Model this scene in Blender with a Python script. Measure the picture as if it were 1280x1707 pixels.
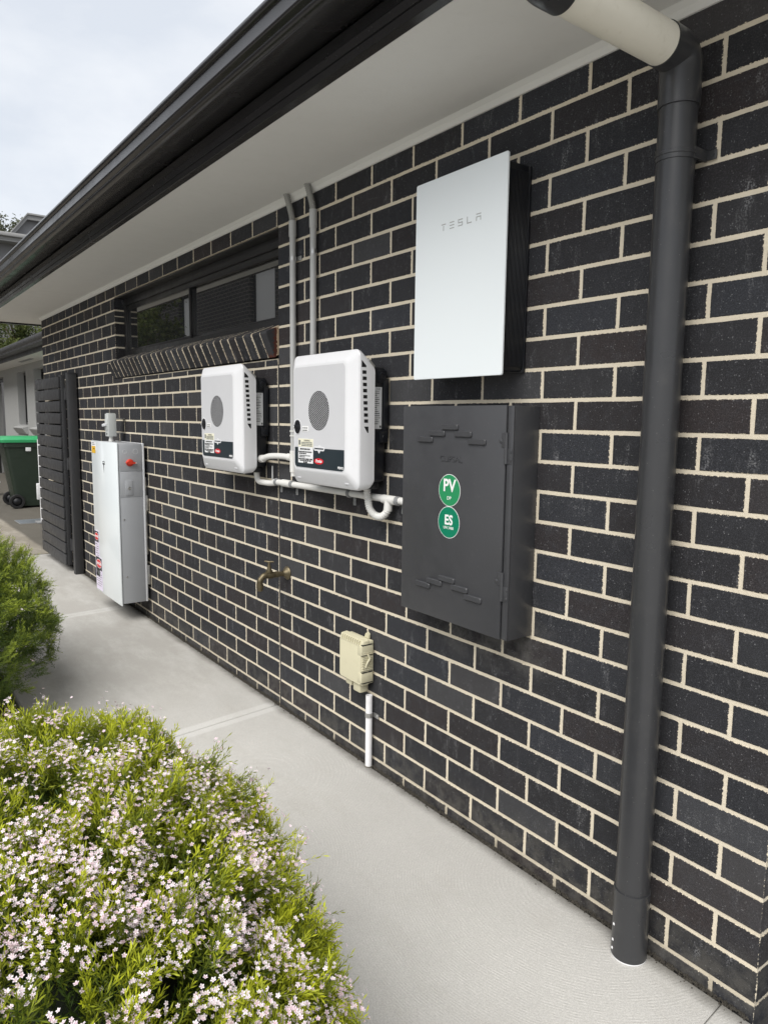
import bpy, bmesh, math, random
import numpy as np
from mathutils import Vector, Matrix
R = math.radians
random.seed(7); rng = np.random.default_rng(7)
scene = bpy.context.scene
for o in list(bpy.data.objects): bpy.data.objects.remove(o)
COL = scene.collection

# ------------------------------------------------------------------ camera
CAM = Vector((0.92570, -1.58147, 1.31725))
RIGHT = Vector((0.591811, 0.805991, 0.011773)); UP = Vector((-0.108738, 0.065354, 0.991920)); FWD = Vector((-0.798709, 0.588309, -0.126319))
cd = bpy.data.cameras.new('camera'); cam = bpy.data.objects.new('camera', cd); COL.objects.link(cam)
m = Matrix.Identity(4)
for i in range(3):
    m[i][0] = RIGHT[i]; m[i][1] = UP[i]; m[i][2] = -FWD[i]; m[i][3] = CAM[i]
cam.matrix_world = m
cd.sensor_fit = 'HORIZONTAL'; cd.sensor_width = 36; cd.lens = 36*1211.15/1280
cd.clip_start = 0.02; cd.clip_end = 2000
scene.camera = cam
scene.cycles.max_bounces = 8; scene.cycles.diffuse_bounces = 4; scene.cycles.glossy_bounces = 3; scene.cycles.transmission_bounces = 4
scene.render.resolution_x = 767; scene.render.resolution_y = 1024

# ------------------------------------------------------------------ sky, sun, exposure
SUN_DIR = Vector((0.32, -0.66, 1.02)).normalized()      # towards the sun: behind the camera, high
w = bpy.data.worlds.new('World'); scene.world = w; w.use_nodes = True
nt = w.node_tree; nt.nodes.clear()
def wn(t, **k):
    n = nt.nodes.new(t)
    for a, b in k.items(): setattr(n, a, b)
    return n
sky = wn('ShaderNodeTexSky', sky_type='NISHITA', sun_disc=False)
sky.sun_elevation = math.asin(SUN_DIR.z); sky.sun_rotation = math.atan2(SUN_DIR.x, SUN_DIR.y)
tc = wn('ShaderNodeTexCoord')
mp = wn('ShaderNodeMapping'); mp.inputs['Scale'].default_value = (1, 1, 2.2)
nz = wn('ShaderNodeTexNoise'); nz.inputs['Scale'].default_value = 2.9; nz.inputs['Detail'].default_value = 7; nz.inputs['Roughness'].default_value = .55
cr = wn('ShaderNodeValToRGB')
cr.color_ramp.elements[0].position = .33; cr.color_ramp.elements[0].color = (.645, .68, .735, 1)
cr.color_ramp.elements[1].position = .62; cr.color_ramp.elements[1].color = (.84, .85, .865, 1)
sc_ = wn('ShaderNodeVectorMath', operation='SCALE'); sc_.inputs[3].default_value = 3.98
mx = wn('ShaderNodeMix', data_type='RGBA'); mx.inputs[0].default_value = .94
bg = wn('ShaderNodeBackground'); bg.inputs['Strength'].default_value = .1
wo = wn('ShaderNodeOutputWorld')
L = nt.links.new
L(tc.outputs['Generated'], mp.inputs['Vector']); L(mp.outputs[0], nz.inputs['Vector']); L(nz.outputs['Fac'], cr.inputs[0]); L(cr.outputs[0], sc_.inputs[0])
L(sky.outputs[0], mx.inputs[6]); L(sc_.outputs[0], mx.inputs[7]); L(mx.outputs[2], bg.inputs[0]); L(bg.outputs[0], wo.inputs[0])
sd = bpy.data.lights.new('sun', 'SUN'); sd.energy = 1.5; sd.angle = R(55); sd.color = (1, .965, .91)
so = bpy.data.objects.new('sun', sd); COL.objects.link(so); so.rotation_euler = SUN_DIR.to_track_quat('Z', 'Y').to_euler(); so.location = SUN_DIR*20
vs = scene.view_settings; vs.view_transform = 'Standard'; vs.look = 'None'; vs.exposure = 1.58; vs.gamma = 1; vs.use_curve_mapping = False

# ------------------------------------------------------------------ material helpers
def srgb(r, g, b):
    f = lambda c: (c/255/12.92) if c/255 <= .04045 else ((c/255+.055)/1.055)**2.4
    return (f(r), f(g), f(b), 1)
class T:
    """tiny node-tree builder"""
    def __init__(s, name):
        s.m = bpy.data.materials.new(name); s.m.use_nodes = True; s.t = s.m.node_tree; s.t.nodes.clear()
        s.out = s.n('ShaderNodeOutputMaterial'); s.b = s.n('ShaderNodeBsdfPrincipled'); s.t.links.new(s.b.outputs[0], s.out.inputs[0])
    def n(s, typ, **k):
        x = s.t.nodes.new(typ)
        for a, b in k.items(): setattr(x, a, b)
        return x
    def put(s, sock, v):
        if hasattr(v, 'is_linked') or hasattr(v, 'links'): s.t.links.new(v, sock)
        else: sock.default_value = v
    def set(s, name, v): s.put(s.b.inputs[name], v)
    def pos(s, kind='pos'):
        if kind == 'pos': return s.n('ShaderNodeNewGeometry').outputs['Position']
        return s.n('ShaderNodeTexCoord').outputs[kind]
    def scale(s, v, sc):
        x = s.n('ShaderNodeMapping'); s.put(x.inputs['Vector'], v); x.inputs['Scale'].default_value = sc; return x.outputs[0]
    def noise(s, v, scale, detail=3, rough=.5, dist=0):
        x = s.n('ShaderNodeTexNoise'); s.put(x.inputs['Vector'], v); x.inputs['Scale'].default_value = scale
        x.inputs['Detail'].default_value = detail; x.inputs['Roughness'].default_value = rough; x.inputs['Distortion'].default_value = dist
        return x.outputs['Fac']
    def voro(s, v, scale, feature='F1', out='Distance', rnd=1):
        x = s.n('ShaderNodeTexVoronoi', feature=feature); s.put(x.inputs['Vector'], v); x.inputs['Scale'].default_value = scale; x.inputs['Randomness'].default_value = rnd
        return x.outputs[out]
    def math(s, op, a, b=0, c=0):
        x = s.n('ShaderNodeMath', operation=op); s.put(x.inputs[0], a); s.put(x.inputs[1], b); s.put(x.inputs[2], c); return x.outputs[0]
    def step(s, v, lo, hi, a=0, b=1):
        x = s.n('ShaderNodeMapRange'); x.interpolation_type = 'SMOOTHSTEP'; s.put(x.inputs[0], v)
        x.inputs[1].default_value = lo; x.inputs[2].default_value = hi; x.inputs[3].default_value = a; x.inputs[4].default_value = b; return x.outputs[0]
    def mix(s, f, a, b, blend='MIX'):
        x = s.n('ShaderNodeMix', data_type='RGBA', blend_type=blend); s.put(x.inputs[0], f); s.put(x.inputs[6], a); s.put(x.inputs[7], b); return x.outputs[2]
    def uv(s, name):
        x = s.n('ShaderNodeUVMap'); x.uv_map = name; y = s.n('ShaderNodeSeparateXYZ'); s.t.links.new(x.outputs[0], y.inputs[0]); return y.outputs[0], y.outputs[1]
    def attr(s, name, out='Fac'):
        x = s.n('ShaderNodeAttribute'); x.attribute_name = name; return x.outputs[out]
    def bump(s, h, strength=.3, dist=.002):
        x = s.n('ShaderNodeBump'); s.put(x.inputs['Height'], h); x.inputs['Strength'].default_value = strength; x.inputs['Distance'].default_value = dist
        s.t.links.new(x.outputs[0], s.b.inputs['Normal'])
MATS = {}
def paint(name, col, rough=.5, metal=0, var=.08, dirt=0, dirtcol=(.25, .22, .18, 1), spec=.5, coat=0, bump=.05, vscale=9, speck=0):
    """plain coat with slight mottling, roughness variation and some dust"""
    if name in MATS: return MATS[name]
    t = T(name); p = t.pos()
    n1 = t.noise(p, vscale, 4, .6)
    c2 = tuple(min(1, c*(1+var)) for c in col[:3])+(1,); c1 = tuple(c*(1-var) for c in col[:3])+(1,)
    c = t.mix(n1, c1, c2)
    if dirt:
        d = t.step(t.noise(p, vscale*3.1, 6, .7), .52, .78, 0, dirt); c = t.mix(d, c, dirtcol)
    if speck:
        k = t.step(t.voro(p, 70), .0, .085, speck, 0); c = t.mix(k, c, (.6, .58, .55, 1))
    t.set('Base Color', c)
    t.set('Roughness', t.step(t.noise(p, vscale*2.3, 4), .3, .7, rough*.85, min(1, rough*1.15)))
    t.set('Metallic', metal); t.set('Specular IOR Level', spec)
    if coat: t.set('Coat Weight', coat); t.set('Coat Roughness', .04)
    if bump: t.bump(t.noise(p, 220, 3), bump, .001)
    MATS[name] = t.m; return t.m

# bricks ---------------------------------------------------------------
MORTAR = (.67, .595, .465, 1)
def edge_dist(t):
    a, b = t.uv('near'); c, d = t.uv('far')
    return t.math('MINIMUM', t.math('MINIMUM', a, b), t.math('MINIMUM', c, d))
def brick_mat(name, base, tint):
    t = T(name); p = t.pos()
    rnd = t.math('FRACT', t.math('ADD', t.n('ShaderNodeObjectInfo').outputs['Random'], t.n('ShaderNodeNewGeometry').outputs['Random Per Island']))
    c = t.mix(t.step(rnd, .5, 1), base, tint); c = t.mix(t.step(rnd, .0, .38, .9, 0), c, (.036, .040, .050, 1))
    c = t.mix(t.step(t.math('FRACT', t.math('MULTIPLY', rnd, 7.3)), .1, .9, 0, .6), c, tuple(x*.55 for x in base[:3])+(1,))
    c = t.mix(t.step(t.noise(p, 26, 5, .65), .42, .75, 0, .5), c, tuple(min(1, x*1.9) for x in base[:3])+(1,))
    gr = t.noise(p, 300, 3, .8); c = t.mix(t.step(gr, .35, .7, .75, 0), c, tuple(x*.45 for x in base[:3])+(1,)); c = t.mix(t.step(gr, .5, .75, 0, .55), c, tuple(x*2.6 for x in base[:3])+(1,))
    spk = t.math('MULTIPLY', t.step(t.voro(p, 150), .10, .30, 1, 0), t.step(t.noise(p, 60, 2), .47, .64))       # pale grit in the face
    c = t.mix(t.math('MULTIPLY', spk, .34), c, (.36, .36, .37, 1))
    smear = t.math('MULTIPLY', t.step(t.noise(t.scale(p, (9, 9, 3.2)), 2.2, 5, .72), .54, .78), t.step(t.noise(p, 240, 2), .42, .62))
    c = t.mix(t.math('MULTIPLY', smear, .50), c, (.36, .36, .37, 1))                                           # mortar haze wiped over
    c = t.mix(t.step(t.math('FRACT', t.math('MULTIPLY', rnd, 13.7)), .82, 1, 0, .30), c, (.105, .105, .108, 1))                     # a few hazier bricks
    ps = t.n('ShaderNodeSeparateXYZ'); t.put(ps.inputs[0], p)
    splash = t.math('MULTIPLY', t.step(ps.outputs[2], -.02, .17, .34, 0), t.step(t.noise(p, 17, 4, .7), .36, .64)); c = t.mix(splash, c, (.16, .15, .13, 1))
    under = t.math('MULTIPLY', t.math('MULTIPLY', t.step(ps.outputs[2], .50, .66), t.step(ps.outputs[2], .70, .76, 1, 0)), t.math('MULTIPLY', t.step(ps.outputs[0], -1.0, -.80), t.step(ps.outputs[0], -.52, -.36, 1, 0)))
    c = t.mix(t.math('MULTIPLY', under, t.step(t.noise(p, 13, 5, .7), .34, .66, 0, .55)), c, (.15, .145, .135, 1))                # pale run-off below the box
    e = t.math('ADD', edge_dist(t), t.math('MULTIPLY', t.math('SUBTRACT', t.noise(p, 150, 4, .75), .42), .015))
    c = t.mix(t.step(e, .0002, .0018, .95, 0), c, MORTAR)
    t.set('Base Color', c); t.set('Roughness', .82); t.set('Specular IOR Level', .35)
    t.bump(t.math('ADD', t.noise(p, 330, 3, .7), t.math('MULTIPLY', t.noise(p, 60, 3), .8)), .5, .0018)
    return t.m
M_BRICK = brick_mat('charcoal_brick', (.0270, .0275, .0315, 1), (.038, .028, .027, 1))
def mortar_mat():
    t = T('cream_mortar'); p = t.pos()
    c = t.mix(t.noise(p, 9, 5, .6), (.58, .51, .395, 1), (.74, .675, .55, 1))
    c = t.mix(t.step(t.noise(p, 160, 4, .7), .52, .8, 0, .5), c, (.46, .39, .29, 1))
    z = t.n('ShaderNodeSeparateXYZ'); t.put(z.inputs[0], p)
    low = t.math('MULTIPLY', t.step(z.outputs[2], -.03, .02, .8, 0), t.noise(p, 30, 4)); c = t.mix(low, c, (.10, .085, .06, 1))   # splash dirt at the foot
    t.set('Base Color', c); t.set('Roughness', .95); t.set('Specular IOR Level', .15)
    t.bump(t.noise(p, 260, 4, .7), .6, .0025); return t.m
M_MORTAR = mortar_mat()

def concrete_mat(name, c1, c2, stain, rings=True):
    t = T(name); p = t.pos()
    big = t.noise(p, 1.4, 5, .6); c = t.mix(t.step(big, .3, .7), c1, c2)
    c = t.mix(t.step(t.noise(t.scale(p, (1.2, 3.4, 1)), 1.9, 6, .68), .5, .78, 0, .65), c, stain)
    sx = t.n('ShaderNodeSeparateXYZ'); t.put(sx.inputs[0], p)
    old = t.math('MULTIPLY', t.step(t.math('ADD', sx.outputs[0], t.math('MULTIPLY', t.noise(p, 3, 4), .8)), -2.5, -1.3, .55, 0), t.step(t.noise(t.scale(p, (1, 2.5, 1)), 2.6, 5, .7), .3, .6)); c = t.mix(old, c, tuple(x*.80 for x in stain[:3])+(1,))     # older, browner bays
    fine = t.noise(p, 310, 3, .75); c = t.mix(t.step(fine, .30, .66, .0, .55), c, tuple(x*.58 for x in c1[:3])+(1,))
    c = t.mix(t.step(t.voro(p, 42), .0, .06, .45, 0), c, (.09, .085, .075, 1))                          # pits and grit
    h = t.math('MULTIPLY', fine, .55)
    if rings:
        wob = t.math('MULTIPLY', t.noise(p, 6, 4), .012)
        d = t.math('ADD', t.voro(p, .85, 'F1'), wob)
        ring = t.math('SINE', t.math('MULTIPLY', d, 1150)); brk = t.step(t.noise(p, 38, 4, .8), .42, .62)
        ring = t.math('MULTIPLY', ring, brk)
        nx, _ = t.uv('near'); fx, _ = t.uv('far')
        band = t.step(t.math('ADD', t.math('MINIMUM', nx, fx), t.math('MULTIPLY', t.noise(p, 14, 3), .012)), .048, .056)      # trowelled margin by the joints
        ring = t.math('MULTIPLY', ring, band)
        c = t.mix(t.math('MULTIPLY', t.step(ring, -.2, 1, .14, 0), band), c, tuple(x*.5 for x in c1[:3])+(1,))
        c = t.mix(t.step(t.math('MINIMUM', nx, fx), .040, .056, .26, 0), c, (.58, .58, .575, 1))
        h = t.math('ADD', h, t.math('MULTIPLY', ring, .28))
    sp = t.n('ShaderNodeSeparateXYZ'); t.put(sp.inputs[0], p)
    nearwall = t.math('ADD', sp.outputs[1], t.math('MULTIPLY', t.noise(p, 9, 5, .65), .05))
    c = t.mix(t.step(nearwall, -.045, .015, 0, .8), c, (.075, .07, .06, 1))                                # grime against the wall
    t.set('Base Color', c); t.set('Roughness', .9); t.set('Specular IOR Level', .25); t.bump(h, .55, .0016)
    return t.m
M_CONC = concrete_mat('broomed_concrete', (.49, .48, .458, 1), (.555, .545, .52, 1), (.41, .39, .352, 1))
M_DRIVE = concrete_mat('weathered_driveway', (.33, .30, .25, 1), (.39, .36, .31, 1), (.21, .185, .145, 1), False)
def soil_mat():
    t = T('dark_mulch'); p = t.pos(); c = t.mix(t.voro(p, 38, out='Color'), (.018, .012, .008, 1), (.06, .04, .025, 1))
    t.set('Base Color', c); t.set('Roughness', 1); t.bump(t.voro(p, 38), .9, .02); return t.m
M_SOIL = soil_mat()
M_BOUNCE = concrete_mat('bounce_paving', (.40, .39, .37, 1), (.46, .45, .43, 1), (.30, .28, .25, 1), False)  # pale paving added out of view to bounce light up to the soffit
def leaf_mat(name, dark, tip, flick=.25):
    t = T(name); g = t.attr('tone'); r = t.n('ShaderNodeNewGeometry').outputs['Random Per Island']
    c = t.mix(g, dark, tip); c = t.mix(t.step(r, 0, 1, 0, flick), c, tuple(x*.45 for x in dark[:3])+(1,))
    t.set('Base Color', c); t.set('Roughness', .55); t.set('Specular IOR Level', .35)
    tr = t.n('ShaderNodeBsdfTranslucent'); t.put(tr.inputs[0], c); ad = t.n('ShaderNodeMixShader'); ad.inputs[0].default_value = .28
    t.t.links.new(t.b.outputs[0], ad.inputs[1]); t.t.links.new(tr.outputs[0], ad.inputs[2]); t.t.links.new(ad.outputs[0], t.out.inputs[0])
    return t.m
def petal_mat():
    t = T('pale_petal'); g = t.attr('tone'); c = t.mix(g, (.82, .78, .805, 1), (.80, .52, .62, 1))
    t.set('Base Color', c); t.set('Roughness', .6)
    tr = t.n('ShaderNodeBsdfTranslucent'); t.put(tr.inputs[0], c); ad = t.n('ShaderNodeMixShader'); ad.inputs[0].default_value = .25
    t.t.links.new(t.b.outputs[0], ad.inputs[1]); t.t.links.new(tr.outputs[0], ad.inputs[2]); t.t.links.new(ad.outputs[0], t.out.inputs[0]); return t.m
def glass_mat(name, tint, rough=.02, coat=.6, cior=1.5):
    t = T(name); t.set('Base Color', tint); t.set('Roughness', rough); t.set('Specular IOR Level', .75); t.set('Coat Weight', coat); t.set('Coat Roughness', .01); t.set('Coat IOR', cior)
    return t.m

WHITE = paint('white_shell', (.71, .715, .735, 1), .38, var=.02, dirt=.05)
GREYPANEL = paint('pale_grey_panel', (.585, .59, .61, 1), .45, var=.03)
SLATE = paint('slate_panel', (.022, .032, .040, 1), .35, var=.05)
BLACK = paint('black_plastic', (.008, .009, .012, 1), .42, var=.1, dirt=.1, dirtcol=(.05, .05, .05, 1))
HOLE = paint('painted_void', (.004, .004, .005, 1), .9, var=.05)  # near-black paint standing in for the shade inside openings
CHAR = paint('charcoal_steel', (.0485, .0495, .054, 1), .42, var=.06, dirt=.10, dirtcol=(.11, .11, .115, 1), speck=.25)
PIPEG = paint('charcoal_pvc', (.036, .037, .040, 1), .32, var=.10, dirt=.28, dirtcol=(.075, .073, .07, 1), speck=.35, vscale=5)
CREAMP = paint('cream_pvc', (.80, .77, .67, 1), .42, var=.03, dirt=.22, dirtcol=(.40, .34, .24, 1))
GUTM = paint('gloss_black_gutter', (.017, .0165, .0175, 1), .24, var=.05, dirt=.05, dirtcol=(.06, .058, .055, 1), speck=.3, bump=0, vscale=3, spec=.4)
SOFF = paint('soffit_paint', (.76, .755, .73, 1), .75, var=.03, dirt=.05)
COVE = paint('cove_paint', (.70, .70, .67, 1), .6, var=.03)
PVCG = paint('grey_conduit', (.46, .465, .46, 1), .42, var=.04, dirt=.12)
PVCW = paint('white_conduit', (.70, .695, .67, 1), .42, var=.04, dirt=.15, dirtcol=(.42, .38, .3, 1))
FLEX = paint('grey_flex', (.30, .30, .285, 1), .5, var=.06)
BAND = paint('grey_band', (.25, .255, .26, 1), .4, var=.1)
STEEL = paint('zinc_steel', (.50, .50, .49, 1), .35, metal=.85, var=.15, dirt=.25, dirtcol=(.2, .19, .17, 1))
BRONZE = paint('weathered_brass', (.14, .115, .07, 1), .45, metal=.75, var=.45, dirt=.4, dirtcol=(.09, .08, .06, 1), vscale=60)
CREAM = paint('cream_plastic', (.58, .545, .39, 1), .5, var=.05, dirt=.16, dirtcol=(.33, .30, .2, 1))
WPIPE = paint('white_pvc_pipe', (.80, .80, .82, 1), .4, var=.03, dirt=.2, dirtcol=(.45, .42, .36, 1))
BATG = paint('battery_grey', (.40, .415, .44, 1), .42, metal=.1, var=.04)
BATL = paint('battery_rim', (.62, .63, .65, 1), .4, var=.03)
ISO = paint('isolator_grey', (.52, .54, .53, 1), .5, var=.03)
RED = paint('red_plastic', (.62, .045, .02, 1), .4, var=.08)
LOGOR = paint('logo_red', (.62, .012, .022, 1), .4, var=.02)
GRN1 = paint('sticker_green', (.018, .245, .095, 1), .4, var=.03)
GRN2 = paint('sticker_teal', (.0, .185, .098, 1), .4, var=.03)
PRINTW = paint('white_print', (.80, .80, .80, 1), .5, var=.01)
PRINTK = paint('black_print', (.02, .02, .022, 1), .5, var=.02)
PRINTG = paint('grey_print', (.17, .18, .18, 1), .4, var=.02)
PRINTL = paint('pale_grey_print', (.34, .35, .35, 1), .4, var=.02)
LABY = paint('label_cream', (.78, .76, .60, 1), .5, var=.02)
LABW = paint('label_white', (.76, .77, .78, 1), .5, var=.02)
LABL = paint('label_lilac', (.66, .60, .74, 1), .5, var=.02)
LABO = paint('label_amber', (.72, .42, .02, 1), .5, var=.03)
LABS = paint('label_silver', (.55, .56, .57, 1), .4, var=.03)
GATE = paint('gate_charcoal', (.036, .0365, .039, 1), .5, var=.08, dirt=.12, dirtcol=(.09, .09, .09, 1))
BING = paint('bin_green', (.014, .026, .016, 1), .5, var=.15, dirt=.2, dirtcol=(.05, .055, .045, 1))
LIDG = paint('lid_green', (.035, .33, .125, 1), .45, var=.08)
RUB = paint('tyre_rubber', (.012, .012, .013, 1), .8, var=.2)
REND = paint('grey_render', (.43, .435, .43, 1), .9, var=.04, dirt=.08, bump=.2)
ROOFM = paint('roof_metal', (.05, .05, .053, 1), .5, var=.08)
FARW = paint('far_cladding', (.22, .22, .225, 1), .8, var=.05)
FART = paint('far_trim', (.30, .30, .295, 1), .7, var=.05)
BARK = paint('bark', (.09, .065, .045, 1), .9, var=.4, vscale=25)
FRAME = paint('window_black', (.020, .020, .021, 1), .35, var=.1)
SEAL = paint('joint_sealant', (.035, .034, .034, 1), .7, var=.2)
WGLASS = glass_mat('back_painted_white_glass', (.80, .85, .875, 1), .22, .3)
PANE = glass_mat('dark_window_glass', (.022, .023, .024, 1), .015, 1, 1.75)

# ------------------------------------------------------------------ mesh helpers
class MB:
    def __init__(s): s.v = []; s.f = []
    def add(s, vs, fs):
        o = len(s.v); s.v += [tuple(v) for v in vs]; s.f += [tuple(i+o for i in f) for f in fs]; return s
    def bm(s, bm, mat=None):
        bm.verts.index_update()
        s.add([(mat @ v.co) if mat else v.co for v in bm.verts], [[v.index for v in f.verts] for f in bm.faces]); bm.free(); return s
    def box(s, x0, x1, y0, y1, z0, z1):
        return s.add([(x0, y0, z0), (x1, y0, z0), (x1, y1, z0), (x0, y1, z0), (x0, y0, z1), (x1, y0, z1), (x1, y1, z1), (x0, y1, z1)],
                     [(0, 3, 2, 1), (4, 5, 6, 7), (0, 1, 5, 4), (1, 2, 6, 5), (2, 3, 7, 6), (3, 0, 4, 7)])
    def rbox(s, x0, x1, y0, y1, z0, z1, b=.004, seg=2, mat=None):
        bm = bmesh.new(); bmesh.ops.create_cube(bm, size=1)
        for v in bm.verts: v.co = Vector((x0+(v.co.x+.5)*(x1-x0), y0+(v.co.y+.5)*(y1-y0), z0+(v.co.z+.5)*(z1-z0)))
        bmesh.ops.bevel(bm, geom=list(bm.edges), offset=b, segments=seg, profile=.5, affect='EDGES'); return s.bm(bm, mat)
    def prism(s, poly, axis, a, b):
        """poly: 2-D points; axis 'x' -> (y,z), 'y' -> (x,z), 'z' -> (x,y)"""
        n = len(poly)
        mk = {'x': lambda p, t: (t, p[0], p[1]), 'y': lambda p, t: (p[0], t, p[1]), 'z': lambda p, t: (p[0], p[1], t)}[axis]
        vs = [mk(p, a) for p in poly]+[mk(p, b) for p in poly]
        fs = [tuple(range(n)), tuple(range(2*n-1, n-1, -1))]+[(i, i+n, (i+1) % n+n, (i+1) % n) for i in range(n)]
        return s.add(vs, fs)
    def loft(s, secs, caps=True, closed=True):
        n = len(secs[0]); vs = [p for q in secs for p in q]; fs = []
        for k in range(len(secs)-1):
            for i in range(n if closed else n-1):
                j = (i+1) % n; fs.append((k*n+i, k*n+j, (k+1)*n+j, (k+1)*n+i))
        if caps: fs += [tuple(range(n-1, -1, -1)), tuple(range((len(secs)-1)*n, len(secs)*n))]
        return s.add(vs, fs)
    def tube(s, pts, r, n=14, caps=True, inner=None):
        pts = [Vector(p) for p in pts]; rr = r if isinstance(r, (list, tuple)) else [r]*len(pts)
        up = None; secs = []
        for i, p in enumerate(pts):
            d = (pts[min(i+1, len(pts)-1)]-pts[max(i-1, 0)]).normalized()
            if up is None:
                up = d.orthogonal().normalized()
            else:
                up = (up-d*up.dot(d)).normalized()
            w_ = d.cross(up)
            secs.append([p+(up*math.cos(a)+w_*math.sin(a))*rr[i] for a in [2*math.pi*k/n for k in range(n)]])
        return s.loft(secs, caps)
    def cyl(s, p, q, r, r2=None, n=18): return s.tube([p, q], [r, r if r2 is None else r2], n)
    def lathe(s, prof, o, axis, n=20):
        """prof: (distance along axis, radius)"""
        o = Vector(o); d = Vector(axis).normalized(); u = d.orthogonal().normalized(); w_ = d.cross(u)
        return s.loft([[o+d*t+(u*math.cos(a)+w_*math.sin(a))*max(r, 1e-5) for a in [2*math.pi*k/n for k in range(n)]] for t, r in prof])
    def disc(s, o, r, y, n=40, rz=None):
        return s.prism([(o[0]+r*math.cos(a), o[1]+(rz or r)*math.sin(a)) for a in [2*math.pi*k/n for k in range(n)]], 'y', y[0], y[1])
    def mesh(s, name):
        me = bpy.data.meshes.new(name); me.from_pydata(s.v, [], s.f); me.update()
        bm = bmesh.new(); bm.from_mesh(me); bmesh.ops.recalc_face_normals(bm, faces=bm.faces); bm.to_mesh(me); bm.free(); return me
    def build(s, name, mat, parent=None, smooth=38, label=None):
        return link(name, s.mesh(name), mat, parent, smooth, label)
def link(name, me, mat, parent=None, smooth=38, label=None):
    if mat and not me.materials: me.materials.append(mat)
    if smooth:
        me.polygons.foreach_set('use_smooth', [True]*len(me.polygons)); me.set_sharp_from_angle(angle=R(smooth))
    o = bpy.data.objects.new(name, me); COL.objects.link(o)
    if parent: adopt(o, parent)
    if label: o['label'] = label
    return o
WORLD = {}
def wmat(o): return WORLD.get(o.name, Matrix.Identity(4))
def adopt(o, parent):
    o.parent = parent; o.matrix_parent_inverse = wmat(parent).inverted()
def thing(name, label, cat, loc, group=None):
    o = bpy.data.objects.new(name, None); COL.objects.link(o); o.location = loc; o.empty_display_size = .05
    WORLD[o.name] = Matrix.Translation(loc); o['label'] = label; o['category'] = cat
    if group: o['group'] = group
    return o
def structure(o): o['kind'] = 'structure'; return o
def stuff(o): o['kind'] = 'stuff'; return o
def fillet(pts, rad, n=7):
    """polyline with rounded corners"""
    P_ = [Vector(p) for p in pts]; out = [P_[0]]
    for a, b, c in zip(P_, P_[1:], P_[2:]):
        d1 = (a-b); d2 = (c-b); k = min(rad, d1.length*.49, d2.length*.49); p0 = b+d1.normalized()*k; p1 = b+d2.normalized()*k
        out += [p0*(1-t)**2+b*2*t*(1-t)+p1*t*t for t in [i/n for i in range(n+1)]]
    return out+[P_[-1]]
def resample(pts, step):
    out = [pts[0]]; acc = 0
    for a, b in zip(pts, pts[1:]):
        l = (b-a).length; t = step-acc
        while t < l: out.append(a+(b-a)*(t/l)); t += step
        acc = (acc+l) % step
    return out+[pts[-1]]
def corrugated(mb, pts, r, pitch=.0085, n=14):
    P_ = resample(fillet(pts, .06, 10), pitch/2); return mb.tube(P_, [r*(1.02 if i % 2 else .82) for i in range(len(P_))], n)
def rrect(x0, x1, z0, z1, r, y, n=5):
    out = []
    for cx, cz, a0 in ((x1-r, z1-r, 0), (x0+r, z1-r, 90), (x0+r, z0+r, 180), (x1-r, z0+r, 270)):
        out += [(cx+r*math.cos(R(a0+90*i/n)), y, cz+r*math.sin(R(a0+90*i/n))) for i in range(n+1)]
    return out
ROT = {'-y': Matrix.Rotation(R(90), 4, 'X'), '+x': Matrix.Rotation(R(90), 4, 'Z') @ Matrix.Rotation(R(90), 4, 'X')}
def text(name, s, size, loc, mat, parent, face='-y', xs=1, ext=.0004, align='CENTER', bold=0, shear=0):
    cu = bpy.data.curves.new(name, 'FONT'); cu.body = s; cu.size = size; cu.align_x = align; cu.align_y = 'CENTER'; cu.extrude = ext; cu.offset = bold; cu.shear = shear; cu.resolution_u = 3
    t = bpy.data.objects.new('tmp', cu); COL.objects.link(t); dg = bpy.context.evaluated_depsgraph_get()
    me = bpy.data.meshes.new_from_object(t.evaluated_get(dg)); bpy.data.objects.remove(t); bpy.data.curves.remove(cu)
    me.transform(Matrix.Translation(loc) @ ROT[face] @ Matrix.Diagonal((xs, 1, 1, 1))); me.name = name; me.materials.clear()
    return link(name, me, mat, parent, 0)

def words(mb, x0, x1, z, h, y, seed, face='-y', xf=0):
    """a line of print too small to read: word-length marks"""
    rr = random.Random(seed); x = x0
    while x < x1-.001:
        l = min(rr.uniform(1.2, 3.6)*h, x1-x)
        if face == '-y': mb.box(x, x+l, y-.0002, y, z-h/2, z+h/2)
        else: mb.box(xf, xf+.0002, x, x+l, z-h/2, z+h/2)
        x += l+h*.55
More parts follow.
